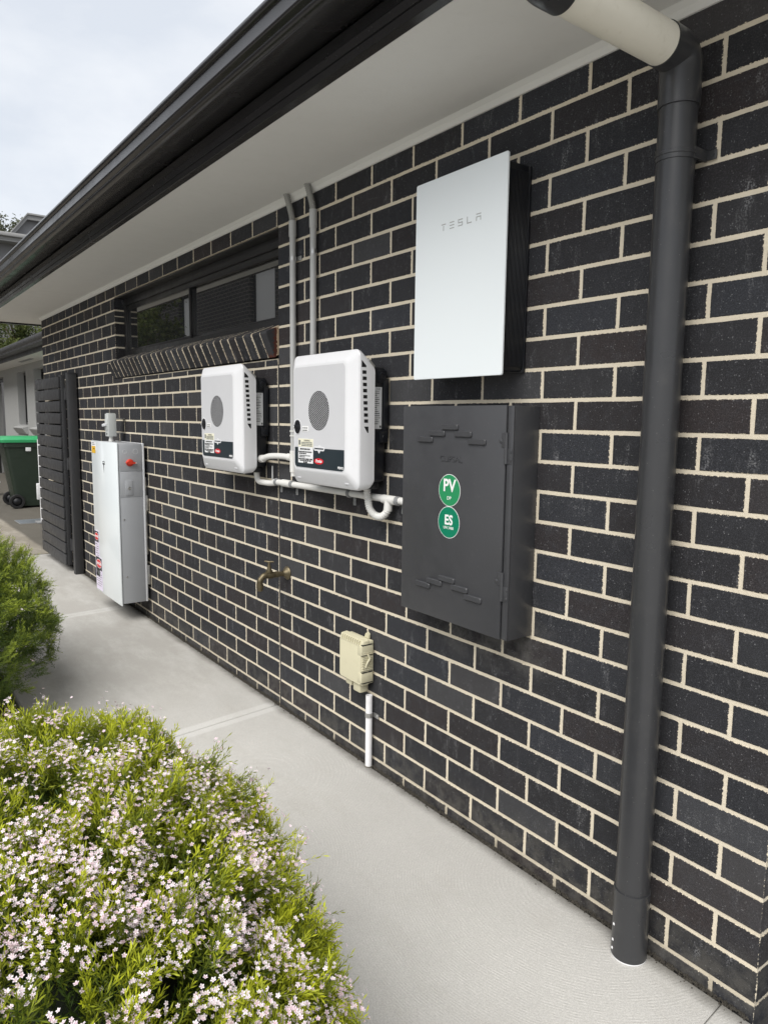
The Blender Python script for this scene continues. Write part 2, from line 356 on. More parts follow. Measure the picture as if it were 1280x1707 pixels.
# ------------------------------------------------------------------ ground
GZ = -.033
b = MB(); b.box(-400, 400, -400, 400, -.5, -.12); g = structure(b.build('ground', M_BOUNCE, smooth=0))
b = MB(); b.box(-60, -6.72, -9, 30, -.3, GZ); structure(b.build('driveway', M_DRIVE, smooth=0))
b = MB(); b.box(-6.70, .35, -2.3, -1.012, -.3, -.06); structure(b.build('garden_bed', M_SOIL, smooth=0))
b = MB(); b.box(-6.70, 6, -1.0, .3, -.3, -.062); path = structure(b.build('path', SEAL, smooth=0))
def slab(xa, xb, sa, sb, na=0, nb=0, y0=-1.005, y1=-.016):
    """one poured bay: xa, xb at the wall, sa, sb the skew of its two ends per metre"""
    top = [(xa+sa*y0, y0), (xb+sb*y0, y0), (xb+sb*y1, y1), (xa+sa*y1, y1)]
    e = .0035; ctr = (sum(p[0] for p in top)/4, sum(p[1] for p in top)/4)
    ins = [(p[0]+(e if p[0] < ctr[0] else -e), p[1]+(e if p[1] < ctr[1] else -e)) for p in top]
    b = MB(); b.loft([[(x, y, -.2) for x, y in top], [(x, y, GZ-.003) for x, y in top], [(x, y, GZ) for x, y in ins]])
    me = b.mesh('slab')
    for nm, f in (('near', lambda c: (c.x-(xa+sa*c.y)+na, 1)), ('far', lambda c: ((xb+sb*c.y)-c.x+nb, 1))):
        uv = me.uv_layers.new(name=nm)
        for lp in me.loops: uv.data[lp.index].uv = f(me.vertices[lp.vertex_index].co)
    return link('slab', me, M_CONC, path, 30)
J = [(-6.694, 0), (-4.262, -.12), (-2.034, -.125), (.156, -.09), (2.3, 0), (6, 0)]
for (xa, sa), (xb, sb) in zip(J, J[1:]):
    ga = .003 if xa < 0 else .001; gb = .003 if xb < 0 else .001
    slab(xa+ga, xb-gb, sa, sb, 0 if xa < 0 else 1, 0 if xb < 0 else 1)

# ------------------------------------------------------------------ the brick house
house = thing('brick_house', 'charcoal brick house wall with cream mortar, black gutter and narrow window', 'house', (-3.3, 0, GZ))
XL, XR, CJ = -6.845, .225, -2.035            # far corner, near corner, control joint
WX0, WX1, WZ0, WZ1 = -4.468, -2.040, 1.588, 2.150   # window opening incl. brick sill
MZ = .0012                                   # mortar lies this far behind the brick faces
ZTOP = 2.27
b = MB()
b.box(XL+MZ, WX0-MZ, MZ, .11, -.15, ZTOP)                 # left of the window
b.box(WX0-MZ, CJ-.006, MZ, .11, -.15, WZ0-.004)           # below it
b.box(WX0-MZ, CJ-.006, MZ, .11, WZ1+.004, ZTOP)           # above it
b.box(CJ+.006, XR-MZ, MZ, .11, -.15, ZTOP)
b.box(XR-.11, XR-MZ, .11, 4.5, -.15, ZTOP)                # return walls
b.box(XL+MZ, XL+.11, .11, 4.5, -.15, ZTOP)
wall = b.build('wall', M_MORTAR, house, 0, 'cream mortar joints of the charcoal brick wall')
b = MB(); b.box(CJ-.0063, CJ+.0063, .0016, .1, -.15, WZ0-.03); b.build('control_joint', SEAL, wall, 0)
def brick_geo(Lx, H, seed, dep=.1, cut=0):
    """front outline with uneven arrises; local origin = lower left front corner, y into the wall"""
    rr = random.Random(seed); J_ = lambda s=.0011: rr.uniform(-s, s)
    o = [(0, 0)]+[(Lx*k, J_()) for k in (.33, .67)]+[(Lx, 0), (Lx+J_(), H*.5), (Lx, H)]+[(Lx*k, H+J_()) for k in (.67, .33)]+[(0, H), (J_(), H*.5)]
    o = [(x+J_(.0007), z+J_(.0007)) for x, z in o]; e = .0016; fy = rr.uniform(-.0006, .0003)
    q = [(min(max(x, e), Lx-e), min(max(z, e), H-e)) for x, z in o]
    n = len(o); v = [(x, fy, z) for x, z in q]+[(x, .0013, z) for x, z in o]+[(x, dep, z) for x, z in o]
    f = [tuple(range(n))]+[(i+n, (i+1) % n+n, (i+1) % n, i) for i in range(n)]+[(i+2*n, (i+1) % n+2*n, (i+1) % n+n, i+n) for i in range(n)]
    return v, f
def brick_mesh(name, parts):
    """parts: list of (offset, Lx, H, seed, spin); spin 1 = lies along +Y on the return wall"""
    V = []; F = []; A = []; B = []
    for off, Lx, H, seed, spin in parts:
        v, f = brick_geo(Lx, H, seed); o = len(V)
        for x, y, z in v:
            V.append((off[0]+x, off[1]+y, off[2]+z) if not spin else (off[0]-y, off[1]+x, off[2]+z))
            k = .1 if y > .05 else 0; A.append((x+k+(.05 if spin == 2 else 0), z)); B.append((Lx-x+k, H-z))
        F += [tuple(i+o for i in q) for q in f]
    me = bpy.data.meshes.new(name); me.from_pydata(V, [], F)
    for nm, D in (('near', A), ('far', B)):
        uv = me.uv_layers.new(name=nm); idx = np.empty(len(me.loops), int); me.loops.foreach_get('vertex_index', idx)
        uv.data.foreach_set('uv', np.array(D, 'f')[idx].ravel())
    me.materials.append(M_BRICK); me.update(); return me
CELLS = []
for r in range(-7, 20):
    zt = (19-r)*.086-.005; zb = zt-.076
    if r == -7: zt = min(zt, 2.26)
    u = -58 if r % 2 == 0 else -59
    while u < 3:
        x0, x1 = u*.12+.005, (u+2)*.12-.005
        segs = [(max(x0, XL), min(x1, XR))]
        # control joint
        if r > -7:
            out = []
            for a, c in segs:
                if a < CJ-.005 and c > CJ+.005: out += [(a, CJ-.0065), (CJ+.0065, c)]
                elif a < CJ and c > CJ-.0065: out.append((a, CJ-.0065))
                elif a < CJ+.0065 and c > CJ: out.append((CJ+.0065, c))
                else: out.append((a, c))
            segs = out
        res = []
        for a, c in segs:
            if zb > WZ0-.05 and r > -7 and r < 0:                     # the window opening
                if a < WX0 and c > WX0: res.append((a, WX0)); continue
                if a >= WX0-.01 and c <= WX1+.01: continue
                if a < WX1 and c > WX1: res.append((WX1, c)); continue
            res.append((a, c))
        for a, c in res:
            if c-a < .03: continue
            H, z = zt-zb, zb
            if r == 0 and a >= WX0-.05 and c <= WX1+.01: H = WZ0-.008-zb
            CELLS.append((a, z, c-a, H, r))
        u += 2
def area_px(a, z, l, h):
    p = Vector((a+l/2, 0, z+h/2))-CAM; d = p.dot(FWD)
    x = 640+1211*p.dot(RIGHT)/d; y = 853-1211*p.dot(UP)/d
    if d < .2 or not (-30 < x < 1320 and -40 < y < 1760): return 0
    return l*h*abs(p.y)/d**3
CELLS.sort(key=lambda c: -area_px(*c[:4]))
near, rest = CELLS[:300], CELLS[300:]
cache = {}
for i, (a, z, l, h, r) in enumerate(near):
    key = (round(l, 3), round(h, 3), random.randrange(14) if abs(l-.23) < .002 else random.randrange(4))
    if key not in cache: cache[key] = brick_mesh('brick', [((0, 0, 0), l, h, hash(key), 0)])
    o = bpy.data.objects.new('brick', cache[key]); COL.objects.link(o); adopt(o, wall)
    o.location = (a, random.uniform(-.0006, .0001), z)
parts = [((a, random.uniform(-.0006, .0001), z), l, h, i, 0) for i, (a, z, l, h, r) in enumerate(rest)]
for r in range(-7, 20):                                                # the return wall round the near corner
    zt = (19-r)*.086-.005; zb = zt-.076; y = .115
    if r % 2: parts.append(((XR, .1002, zb), .1298, .076, 4000+r, 2)); y = .24
    while y < 2.2:
        parts.append(((XR, y, zb), .23, .076, 5000+r*37+int(y*100), 1)); y += .24
stuff(link('brick_courses', brick_mesh('brick_courses', parts), None, wall, 0))
# sloping brick-on-edge sill
SB = {}
x = -4.512; k = 0
while x < WX1-.02:
    l = min(.076, WX1-.004-x); kk = (round(l, 3), random.randrange(8))
    if kk not in SB:
        rr = random.Random(hash(kk)); j = lambda: rr.uniform(-.0014, .0014)
        prof = [(-.004, -.006), (-.010, -.010), (-.054, .092), (-.052, .100), (-.044, .105), (.085, .158), (.085, .05)]
        v = []; n = len(prof)
        for sx, ins in ((0, .0015), (.002, 0), (l-.002, 0), (l, .0015)):
            v.append([(sx, p[0]+(ins if p[0] < .05 else 0)+j()*.3, p[1]+j()*.4) for p in prof])
        mb = MB(); mb.loft(v); me = mb.mesh('sill_brick')
        A = [(vv.co.x-.001, vv.co.z+.5) for vv in me.vertices]; B = [(l-.001-vv.co.x, .5) for vv in me.vertices]
        for nm, D in (('near', A), ('far', B)):
            uv = me.uv_layers.new(name=nm)
            for lp in me.loops: uv.data[lp.index].uv = D[lp.vertex_index]
        me.materials.append(M_BRICK); SB[kk] = me
    o = bpy.data.objects.new('sill_brick', SB[kk]); COL.objects.link(o); adopt(o, wall); o.location = (x, random.uniform(-.002, .002), 1.600)
    last_sill = o
    x += .086; k += 1
t = T('rust_stained_brick'); p = t.pos(); sy = t.n('ShaderNodeSeparateXYZ'); t.put(sy.inputs[0], p)
c = t.mix(t.noise(p, 260, 3, .8), (.014, .014, .016, 1), (.055, .055, .06, 1)); wob = t.math('MULTIPLY', t.math('SUBTRACT', t.noise(p, 60, 4, .7), .5), .045)
c = t.mix(t.step(t.math('ADD', sy.outputs[1], wob), -.020, -.014), c, (.085, .022, .012, 1)); c = t.mix(t.step(t.math('ADD', sy.outputs[1], wob), -.004, .0), c, (.55, .44, .31, 1))
t.set('Base Color', c); t.set('Roughness', .85); t.bump(t.noise(p, 300, 3), .5, .002)
me = last_sill.data.copy(); me.materials[0] = t.m; last_sill.data = me; last_sill['label'] = 'rust stained end brick of the sill'
prof = [(-.003, -.006), (-.0518, .090), (-.042, .1025), (.085, .151), (.085, .05)]
b = MB(); b.prism([(p[0], 1.6+p[1]) for p in prof], 'x', -4.508, WX1-.03); b.build('sill_mortar', M_MORTAR, wall, 0)

# window
win = MB()
fx0, fx1, fz0, fz1, fy0, fy1 = WX0+.012, WX1-.004, 1.722, 2.146, .062, .108
win.rbox(fx0, fx1, fy0, fy1, fz0, fz0+.052, .003); win.rbox(fx0, fx1, fy0, fy1, fz1-.052, fz1, .003)
win.rbox(fx0, fx0+.045, fy0, fy1, fz0+.052, fz1-.052, .003); win.rbox(fx1-.045, fx1, fy0, fy1, fz0+.052, fz1-.052, .003)
win.rbox(fx0, fx1, fy0-.014, fy0, fz0-.006, fz0+.02, .002); win.rbox(fx0+.02, fx1-.02, fy0+.01, fy0+.03, fz1-.085, fz1-.052, .002)
window = win.build('window', FRAME, house, 35, 'black aluminium sliding window frame')
b = MB(); zc0, zc1 = fz0+.052, fz1-.085
for xa, xb, yy in ((fx0+.045, -3.245, .078), (-3.258, fx1-.045, .092)):
    b.rbox(xa, xb, yy-.006, yy+.006, zc0, zc0+.018, .002); b.rbox(xa, xa+.016, yy-.006, yy+.006, zc0+.018, zc1, .002); b.rbox(xb-.016, xb, yy-.006, yy+.006, zc0+.018, zc1, .002)
b.build('sash', FRAME, window, 35)
for xa, xb, yy in ((fx0+.06, -3.255, .080), (-3.245, fx1-.06, .094)):
    b = MB(); b.box(xa, xb, yy, yy+.004, zc0+.01, zc1); b.build('pane', PANE, window, 0)
b = MB(); b.rbox(WX0-.1, WX1+.004, .006, .105, WZ1-.007, WZ1-.0005, .001); b.build('lintel', FRAME, house, 30)

# eave: soffit, cove, fascia, gutter, roof
b = MB(); X0, X1 = -7.38, 3.2
b.box(X0, X1, -.425, .2, 2.250, 2.258); b.box(X0, XL-.002, .2, 4.6, 2.250, 2.258)
b.build('soffit', SOFF, house, 0)
for xx in (-5.15, -2.75): b = MB(); b.box(xx-.0012, xx+.0012, -.42, -.02, 2.2492, 2.2499); b.build('soffit_joint', COVE, house, 0)
b = MB(); prof = [(-.0005, 2.222), (-.006, 2.222), (-.010, 2.227), (-.013, 2.238), (-.020, 2.245), (-.024, 2.2496), (-.0005, 2.2496)]
b.prism(prof, 'x', XL-.01, X1); b.build('cove_moulding', COVE, house, 25)
b = MB(); prof = [(-.426, 2.2505), (-.4525, 2.2505), (-.454, 2.2515), (-.4605, 2.2665), (-.4575, 2.2680), (-.4575, 2.2705), (-.4620, 2.2720), (-.4690, 2.2885), (-.4670, 2.2925), (-.4640, 2.2935), (-.4640, 2.3255), (-.448, 2.3300), (-.448, 2.43), (-.426, 2.43)]
b.prism(prof, 'x', X0-.03, X1); b.box(X0-.03, X0, -.42, 4.6, 2.2345, 2.43); b.build('fascia', GUTM, house, 25)
out = [(-.450, 2.345), (-.458, 2.335), (-.466, 2.331), (-.560, 2.327), (-.574, 2.329), (-.582, 2.336), (-.585, 2.343), (-.583, 2.347), (-.588, 2.351), (-.595, 2.354), (-.599, 2.359), (-.599, 2.363), (-.5915, 2.405), (-.5925, 2.409), (-.600, 2.412), (-.604, 2.418), (-.604, 2.428), (-.600, 2.435), (-.593, 2.436)]
inn = [(-.586, 2.430), (-.584, 2.40), (-.578, 2.352), (-.57, 2.338), (-.47, 2.340), (-.456, 2.350), (-.456, 2.43), (-.450, 2.43)]
b = MB(); b.prism(out+inn, 'x', X0-.12, X1); b.build('gutter', GUTM, house, 50)
b = MB()
b.add([(X0-.1, -.50, 2.445), (X1, -.50, 2.445), (X1, 4, 4.3), (X0+2, 4, 4.3), (X0-.1, -.50, 2.425), (X1, -.50, 2.425), (X1, 4, 4.28), (X0+2, 4, 4.28)], [(0, 1, 2, 3), (7, 6, 5, 4), (0, 4, 5, 1), (0, 3, 7, 4)])
b.build('roof', ROOFM, house, 0)
b = MB(); b.box(XL+.12, XR-.12, .16, 4.4, -.1, 2.24); b.build('interior', HOLE, house, 0)

# ------------------------------------------------------------------ downpipe
dp = thing('downpipe', 'tall charcoal downpipe with cream upper length beside the house corner', 'downpipe', (-.066, -.056, GZ))
PX, PY, PR = -.066, -.058, .0415
b = MB(); b.tube([(PX, PY, .14), (PX, PY, 2.06)], PR, 40); b.build('pipe', PIPEG, dp)
b = MB(); b.tube([(PX, PY, GZ+.004), (PX, PY, .128), (PX, PY, .1285), (PX, PY, .150)], [PR+.0025, PR+.0025, PR+.0032, PR+.0032], 40); b.build('foot_sleeve', PIPEG, dp)
b = MB(); b.tube([(PX, PY, GZ+.0005), (PX, PY, GZ+.004)], PR+.0022, 40); b.build('worn_rim', WPIPE, dp)
b = MB()
for dx, z in ((-.02, .055), (-.021, .012), (-.022, -.012)):
    y = PY-math.sqrt((PR+.0026)**2-dx*dx); b.rbox(PX+dx-.003, PX+dx+.003, y-.0008, y+.002, z-.003, z+.003, .0005)
b.build('paint_chip', WPIPE, dp)
P0 = Vector((PX, PY, 2.010)); PE = Vector((PX, PY, 2.117)); PO = Vector((PX-.004, -.522, 2.126))
el = fillet([P0, PE, PE+(PO-PE).normalized()*.075], .075, 12)
b = MB(); b.tube([P0-Vector((0, 0, .005))]+el, PR+.0035, 40); b.build('elbow', PIPEG, dp)
dirv = (PO-PE).normalized()
b = MB(); b.tube([PE+dirv*.068, PE+dirv*.41], PR+.0012, 40); b.build('offset_pipe', CREAMP, dp, label='cream unpainted pipe under the eave')
el = fillet([PE+dirv*.388, PO, PO+Vector((0, 0, .215))], .08, 12)
b = MB(); b.tube(el, PR+.0045, 40); b.build('upper_elbow', PIPEG, dp)
for z in (1.905,):
    b = MB(); b.tube([(PX, PY, z-.014), (PX, PY, z-.0135), (PX, PY, z-.004), (PX, PY, z-.003), (PX, PY, z+.003), (PX, PY, z+.004), (PX, PY, z+.0135), (PX, PY, z+.014)], [PR+.0003, PR+.0018, PR+.0018, PR+.0035, PR+.0035, PR+.0018, PR+.0018, PR+.0003], 40)
    b.rbox(PX+PR-.004, PX+PR+.002, PY+.004, -.004, z-.012, z+.012, .001); b.rbox(PX+PR, PX+PR+.024, -.006, -.002, z-.010, z+.010, .001)
    b.cyl((PX+PR+.016, -.006, z), (PX+PR+.016, -.008, z), .004)
    b.build('bracket', PIPEG, dp)

# ------------------------------------------------------------------ gateway panel (white glass over ribbed black case)
gw = thing('energy_gateway', 'white glass fronted electrical gateway with ribbed black sides, highest on the wall', 'electrical panel', (-.73, 0, 1.44))
gx0, gx1, gz0, gz1 = -.912, -.547, 1.458, 2.022
b = MB(); b.rbox(gx0+.006, gx1-.004, -.093, -.006, gz0, gz1, .006); b.build('case', BLACK, gw)
b = MB(); n = 15
for i in range(n):
    y = -.088+i*.0052; b.rbox(gx1-.0045, gx1+.0005, y, y+.0032, gz0+.012, gz1-.02, .0008, 1)
b.build('rib', BLACK, gw)
b = MB(); b.rbox(gx0-.004, gx1+.003, -.0105, -.0005, gz0-.004, gz1-.002, .004); b.build('back_plate', BLACK, gw)
b = MB(); b.loft([rrect(-.9285, -.5365, 1.4445, 2.0385, .006, y) for y in (-.0985, -.0985)][:1]+[rrect(-.9285+e, -.5365-e, 1.4445+e, 2.0385-e, .006, y) for y, e in ((-.103, 0), (-.1045, .0012))])
glass = b.build('glass_front', WGLASS, gw)
b = MB(); b.rbox(gx1-.02, gx1+.002, -.0975, -.0935, 1.60, 1.80, .001); b.build('latch', BLACK, gw)
b = MB(); LH = .0195; z0 = 1.8795; y = (-.1049, -.1045); s_ = .0026
def bar(x0, x1, za, zb): b.box(x0, x1, y[0], y[1], za, zb)
X = [-.806, -.7685, -.7315, -.6935, -.6555]; W_ = .0195
bar(X[0], X[0]+W_, z0+LH-s_, z0+LH); bar(X[0]+W_/2-s_/2, X[0]+W_/2+s_/2, z0, z0+LH-s_*2)
for k in (0, .5, 1): bar(X[1], X[1]+W_, z0+(LH-s_)*k, z0+(LH-s_)*k+s_)
for k in (0, .5, 1): bar(X[2], X[2]+W_, z0+(LH-s_)*k, z0+(LH-s_)*k+s_)
bar(X[2], X[2]+s_, z0+LH*.5+s_/2, z0+LH-s_); bar(X[2]+W_-s_, X[2]+W_, z0+s_, z0+LH*.5-s_/2)
bar(X[3], X[3]+s_, z0, z0+LH); bar(X[3]+s_, X[3]+W_, z0, z0+s_)
bar(X[4], X[4]+W_, z0+LH-s_, z0+LH); bar(X[4], X[4]+W_, z0+LH*.5-s_*.2, z0+LH*.5+s_*.8); bar(X[4], X[4]+s_, z0, z0+LH*.5-s_*.2); bar(X[4]+W_-s_, X[4]+W_, z0, z0+LH*.5-s_*.2)
b.build('lettering', PRINTL, glass, 0)

# ------------------------------------------------------------------ meter box
mb_ = thing('meter_box', 'charcoal steel switchboard box with two green round stickers', 'meter box', (-.73, 0, .69))
x0, x1, z0, z1 = -.972, -.4835, .692, 1.360
b = MB(); b.rbox(x0, x1, -.0975, -.0005, z0, z1, .002); body = b.build('case', CHAR, mb_)
b = MB(); b.rbox(x1-.0225, x1-.0005, -.104, -.097, z0+.0005, z1-.0005, .0015); b.build('frame_lip', CHAR, mb_)
b = MB(); b.rbox(x0-.0015, x1-.0265, -.1075, -.0985, z0-.001, z1+.001, .0022); door = b.build('door', CHAR, mb_)
FY = -.1075
for cx, cz in ((-.857, 1.257), (-.800, 1.277), (-.741, 1.297), (-.682, 1.277), (-.622, 1.256), (-.857, .789), (-.800, .8075), (-.741, .826), (-.682, .8075), (-.622, .789)):
    mb = MB(); secs = []
    for k, (gx, gz, yy) in enumerate(((.0375, .0085, FY+.001), (.0370, .0083, FY-.0040), (.0352, .0068, FY-.0062))):
        secs.append(rrect(cx-gx, cx+gx, cz-gz, cz+gz, .0045, yy, 4))
    mb.loft(secs); mb.build('louvre', CHAR, door, 22)
for zz, s1, s2 in ((1.285, 1.243, 1.198), (.888, .851, .806)):
    b = MB(); b.rbox(x1-.040, x1-.0245, FY-.0018, FY+.0005, s1, zz, .0008); b.cyl((x1-.0235, -.1065, s2), (x1-.0235, -.1065, zz), .0052); b.rbox(x1-.0195, x1-.003, -.1056, -.1035, s2, s1-.002, .0008)
    b.build('hinge', CHAR, mb_)
b = MB()
for zz in (1.262, .862): b.lathe([(0, .006), (.002, .006), (.0035, .003)], (x1-.043, FY, zz), (0, -1, 0), 14)
for zz in (1.232, 1.21, .84, .815): b.lathe([(0, .004), (.002, .003)], (x1-.006, -.1055, zz), (0, -1, 0), 10)
b.build('rivet', CHAR, mb_)
text('lettering', 'CLIPSAL', .026, (-.735, FY-.0004, 1.200), CHAR, door, xs=1.12, ext=.0012)
for cz, mt, a, sa, za, c, sc, zc in ((1.1045, GRN1, 'PV', .054, .013, 'DP', .0155, -.0245), (1.0055, GRN2, 'ES', .042, .006, 'UN 3480', .0125, -.0175)):
    b = MB(); b.disc((-.739, cz), .0495, (FY-.0004, FY+.0002), 56); rim = b.build('sticker', PRINTW, door, 0)
    b = MB(); b.disc((-.739, cz), .0478, (FY-.0008, FY-.0004), 56); b.build('face', mt, rim, 0)
    text('lettering', a, sa, (-.739, FY-.0011, cz+za), PRINTW, rim, xs=.95, ext=.0003, bold=.0011)
    text('lettering', c, sc, (-.739, FY-.0011, cz+zc), PRINTW, rim, xs=1, ext=.0003)

# ------------------------------------------------------------------ inverters
def inverter(dx, label, dz=0):
    root = thing('solar_inverter', label, 'inverter', (-1.41+dx, 0, 1.06+dz), 'white solar inverters on the brick wall')
    X = lambda v: v+dx
    # black heat-sink body
    b = MB(); b.rbox(X(-1.615), X(-1.197), -.082, -.014, 1.092, 1.503, .012, 3); b.rbox(X(-1.56), X(-1.25), -.016, -.003, 1.13, 1.46, .003); b.build('body', BLACK, root)
    b = MB(); b.rbox(X(-1.199), X(-1.191), -.052, -.016, 1.447, 1.492, .003); b.rbox(X(-1.199), X(-1.1885), -.030, -.008, 1.262-.012, 1.462, .002)
    b.rbox(X(-1.199), X(-1.187), -.047, -.012, 1.235, 1.275, .003); b.rbox(X(-1.60), X(-1.212), -.070, -.030, 1.066, 1.096, .006); b.build('bracket', BLACK, root)
    b = MB(); b.lathe([(0, .0135), (.004, .0135), (.005, .009), (.003, .0085), (.003, .0)], (X(-1.191), -.036, 1.470), (1, 0, 0), 18); b.lathe([(0, .006), (.0015, .005)], (X(-1.187), -.030, 1.256), (1, 0, 0), 14); b.build('knob', BLACK, root)
    b = MB(); b.rbox(X(-1.1975), X(-1.1962), -.079, -.034, 1.284, 1.432, .0003, 1); plate = b.build('rating_label', LABS, root)
    b = MB(); rr = random.Random(3)
    for k in range(17):
        z = 1.416-k*.0072; ya = -.0775+rr.choice((0, 0, .004)); yb = ya+rr.uniform(.018, .040); b.box(X(-1.1962), X(-1.1959), ya, min(yb, -.036), z, z+.0022*rr.uniform(.6, 1.2))
    b.box(X(-1.1962), X(-1.1959), -.043, -.0365, 1.288, 1.296); b.build('small_print', PRINTK, plate, 0)
    text('lettering', 'CE', .010, (X(-1.1958), -.048, 1.425), PRINTK, plate, '+x', 1.2, .0001)
    b = MB(); b.rbox(X(-1.1965), X(-1.1895), -.086, -.072, 1.307, 1.412, .002); b.build('side_catch', BLACK, root)
    # white cover: rounded rectangles lofted from the back rim to the front panel
    xl, xr = X(-1.642), X(-1.180)
    S = [(-.076, xl, xr, 1.080, 1.508, .026), (-.088, xl, xr, 1.068, 1.520, .026), (-.128, xl, xr, 1.0635, 1.5555, .026), (-.1375, xl+.0015, xr-.0015, 1.0665, 1.559, .026), (-.1425, xl+.005, xr-.005, 1.072, 1.557, .026),
         (-.160, X(-1.610), X(-1.219), 1.112, 1.528, .022), (-.1635, X(-1.604), X(-1.227), 1.118, 1.522, .02), (-.1645, X(-1.598), X(-1.233), 1.124, 1.516, .018)]
    b = MB(); b.loft([rrect(xa, xb, za, zb, r_, y, 6) for y, xa, xb, za, zb, r_ in S]); cover = b.build('cover', WHITE, root, 24)
    fy = -.1645
    b = MB(); b.loft([rrect(X(-1.594), X(-1.237), 1.128, 1.512, .016, y, 6) for y in (fy+.001, fy-.0008)]); panel = b.build('front_panel', GREYPANEL, cover, 24)
    fy -= .0008
    pts = [(X(-1.592), 1.2075), (X(-1.592), 1.146), (X(-1.588), 1.136), (X(-1.577), 1.1305), (X(-1.254), 1.1305), (X(-1.243), 1.136), (X(-1.239), 1.146), (X(-1.239), 1.2075)]
    b = MB(); b.prism(pts, 'y', fy-.0005, fy+.0003); dark = b.build('dark_panel', SLATE, cover, 0)
    # round grille of slanted bars
    gc = (X(-1.414), 1.347); gr = .0715
    b = MB(); b.disc(gc, gr+.0015, (fy-.0003, fy+.0003), 48); grille = b.build('grille', HOLE, cover, 0)
    b = MB(); a = R(-33); u = (math.cos(a), math.sin(a)); v = (-u[1], u[0]); k = -gr+.0035
    while k < gr:
        hw = math.sqrt(max(0, gr*gr-k*k)); t = .0008
        pl = [(gc[0]+u[0]*p+v[0]*q, gc[1]+u[1]*p+v[1]*q) for p, q in ((-hw, k-t), (hw, k-t), (hw, k+t), (-hw, k+t))]
        b.prism(pl, 'y', fy-.0006, fy-.0003); k += .0068
    b.build('grille_bar', GREYPANEL, grille, 0)
    # isolator knob in its round hollow
    kc = (X(-1.572), 1.286); b = MB(); b.disc(kc, .0285, (fy-.0006, fy+.0004), 36, .031); hol = b.build('switch_recess', WHITE, cover, 0)
    b = MB(); b.disc((kc[0]+.004, kc[1]), .021, (fy-.004, fy-.0004), 30, .026); b.rbox(kc[0]-.021, kc[0]+.022, fy-.007, fy-.003, kc[1]-.0065, kc[1]+.0065, .002); knob = b.build('switch_knob', BLACK, hol)
    b = MB(); b.box(kc[0]-.0195, kc[0]-.0145, fy-.0074, fy-.0068, kc[1]-.004, kc[1]+.004); b.build('pointer', PRINTW, knob, 0)
    b = MB(); b.rbox(X(-1.533), X(-1.488), fy-.0012, fy+.0002, 1.268, 1.289, .0004, 1); lb = b.build('switch_label', PRINTW, cover)
    b = MB(); words(b, X(-1.529), X(-1.492), 1.282, .004, fy-.0014, 1); words(b, X(-1.529), X(-1.494), 1.273, .004, fy-.0014, 2); b.build('small_print', PRINTG, lb, 0)
    b = MB(); b.rbox(X(-1.564), X(-1.4525), fy-.0012, fy+.0002, 1.2095, 1.2405, .0004, 1); lb = b.build('warning_label', LABY, cover)
    text('lettering', 'WARNING', .0095, (X(-1.497), fy-.0015, 1.2335), PRINTK, lb, ext=.0001)
    b = MB()
    for q, zz in enumerate((1.2265, 1.2205, 1.2145)): words(b, X(-1.538), X(-1.458), zz, .0036, fy-.0015, q)
    words(b, X(-1.560), X(-1.546), 1.226, .018, fy-.0015, 4); b.build('small_print', PRINTG, lb, 0)
    b = MB(); b.rbox(X(-1.564), X(-1.4525), fy-.0014, fy+.0002, 1.1475, 1.2090, .0004, 1); lb = b.build('procedure_label', LABW, cover)
    b = MB()
    for q, (zz, h, xa, xb) in enumerate(((1.2010, .0056, -1.548, -1.474), (1.1905, .0048, -1.560, -1.458), (1.184, .0048, -1.556, -1.50), (1.176, .0032, -1.556, -1.472), (1.1705, .0032, -1.556, -1.512), (1.163, .0050, -1.560, -1.456), (1.1568, .0050, -1.550, -1.466), (1.1508, .0048, -1.524, -1.494))): words(b, X(xa), X(xb), zz, h, fy-.0017, q+10)
    b.build('small_print', PRINTK, lb, 0)
    # status light window
    b = MB(); pl = [(-.038, .006), (-.038, -.004), (-.033, -.009), (-.010, -.009), (0, -.019), (.010, -.009), (.033, -.009), (.038, -.004), (.038, .006), (.012, .007), (0, .012), (-.012, .007)]
    b.prism([(X(-1.409)+p, 1.207+q) for p, q in pl], 'y', fy-.0012, fy+.0002); led = b.build('status_window', WHITE, cover, 0)
    b = MB(); b.rbox(X(-1.441), X(-1.377), fy-.0016, fy-.0010, 1.2035, 1.2085, .0003, 1); b.build('light_slot', SLATE, led)
    b = MB(); b.disc((X(-1.411), 1.159), .0335, (fy-.0012, fy-.0004), 40, .0112); lg = b.build('logo', LOGOR, cover, 0)
    text('lettering', 'Fronius', .0165, (X(-1.411), fy-.0015, 1.1595), PRINTW, lg, xs=.88, ext=.0002, bold=.0005, shear=.3)
    text('lettering', 'PRIMO', .0125, (X(-1.262), fy-.0008, 1.142), PRINTW, dark, ext=.0002, bold=.0004)
    # side vents: dark plates on the cover, painted as shade in the slots
    b = MB(); sx = xr
    zs = [1.480-i*.0211 for i in range(9)]
    for i, z in enumerate(zs): y0_ = -.130+i*.0011; b.box(sx-.004, sx+.0004, y0_, y0_+.0165, z-.006, z+.006)
    b.prism([(-.133, 1.521), (-.133, 1.497), (-.1145, 1.497), (-.1145, 1.503)], 'x', sx-.004, sx+.0004); b.prism([(-.1215, 1.292), (-.103, 1.292), (-.103, 1.270), (-.107, 1.270)], 'x', sx-.004, sx+.0004)
    b.build('vent_slot', HOLE, cover, 0)
    b = MB()
    for sxx in (-1.585, -1.245): b.rbox(X(sxx-.012), X(sxx+.012), -.1512, -.147, 1.084, 1.090, .001)
    b.build('cover_screw', GREYPANEL, cover)
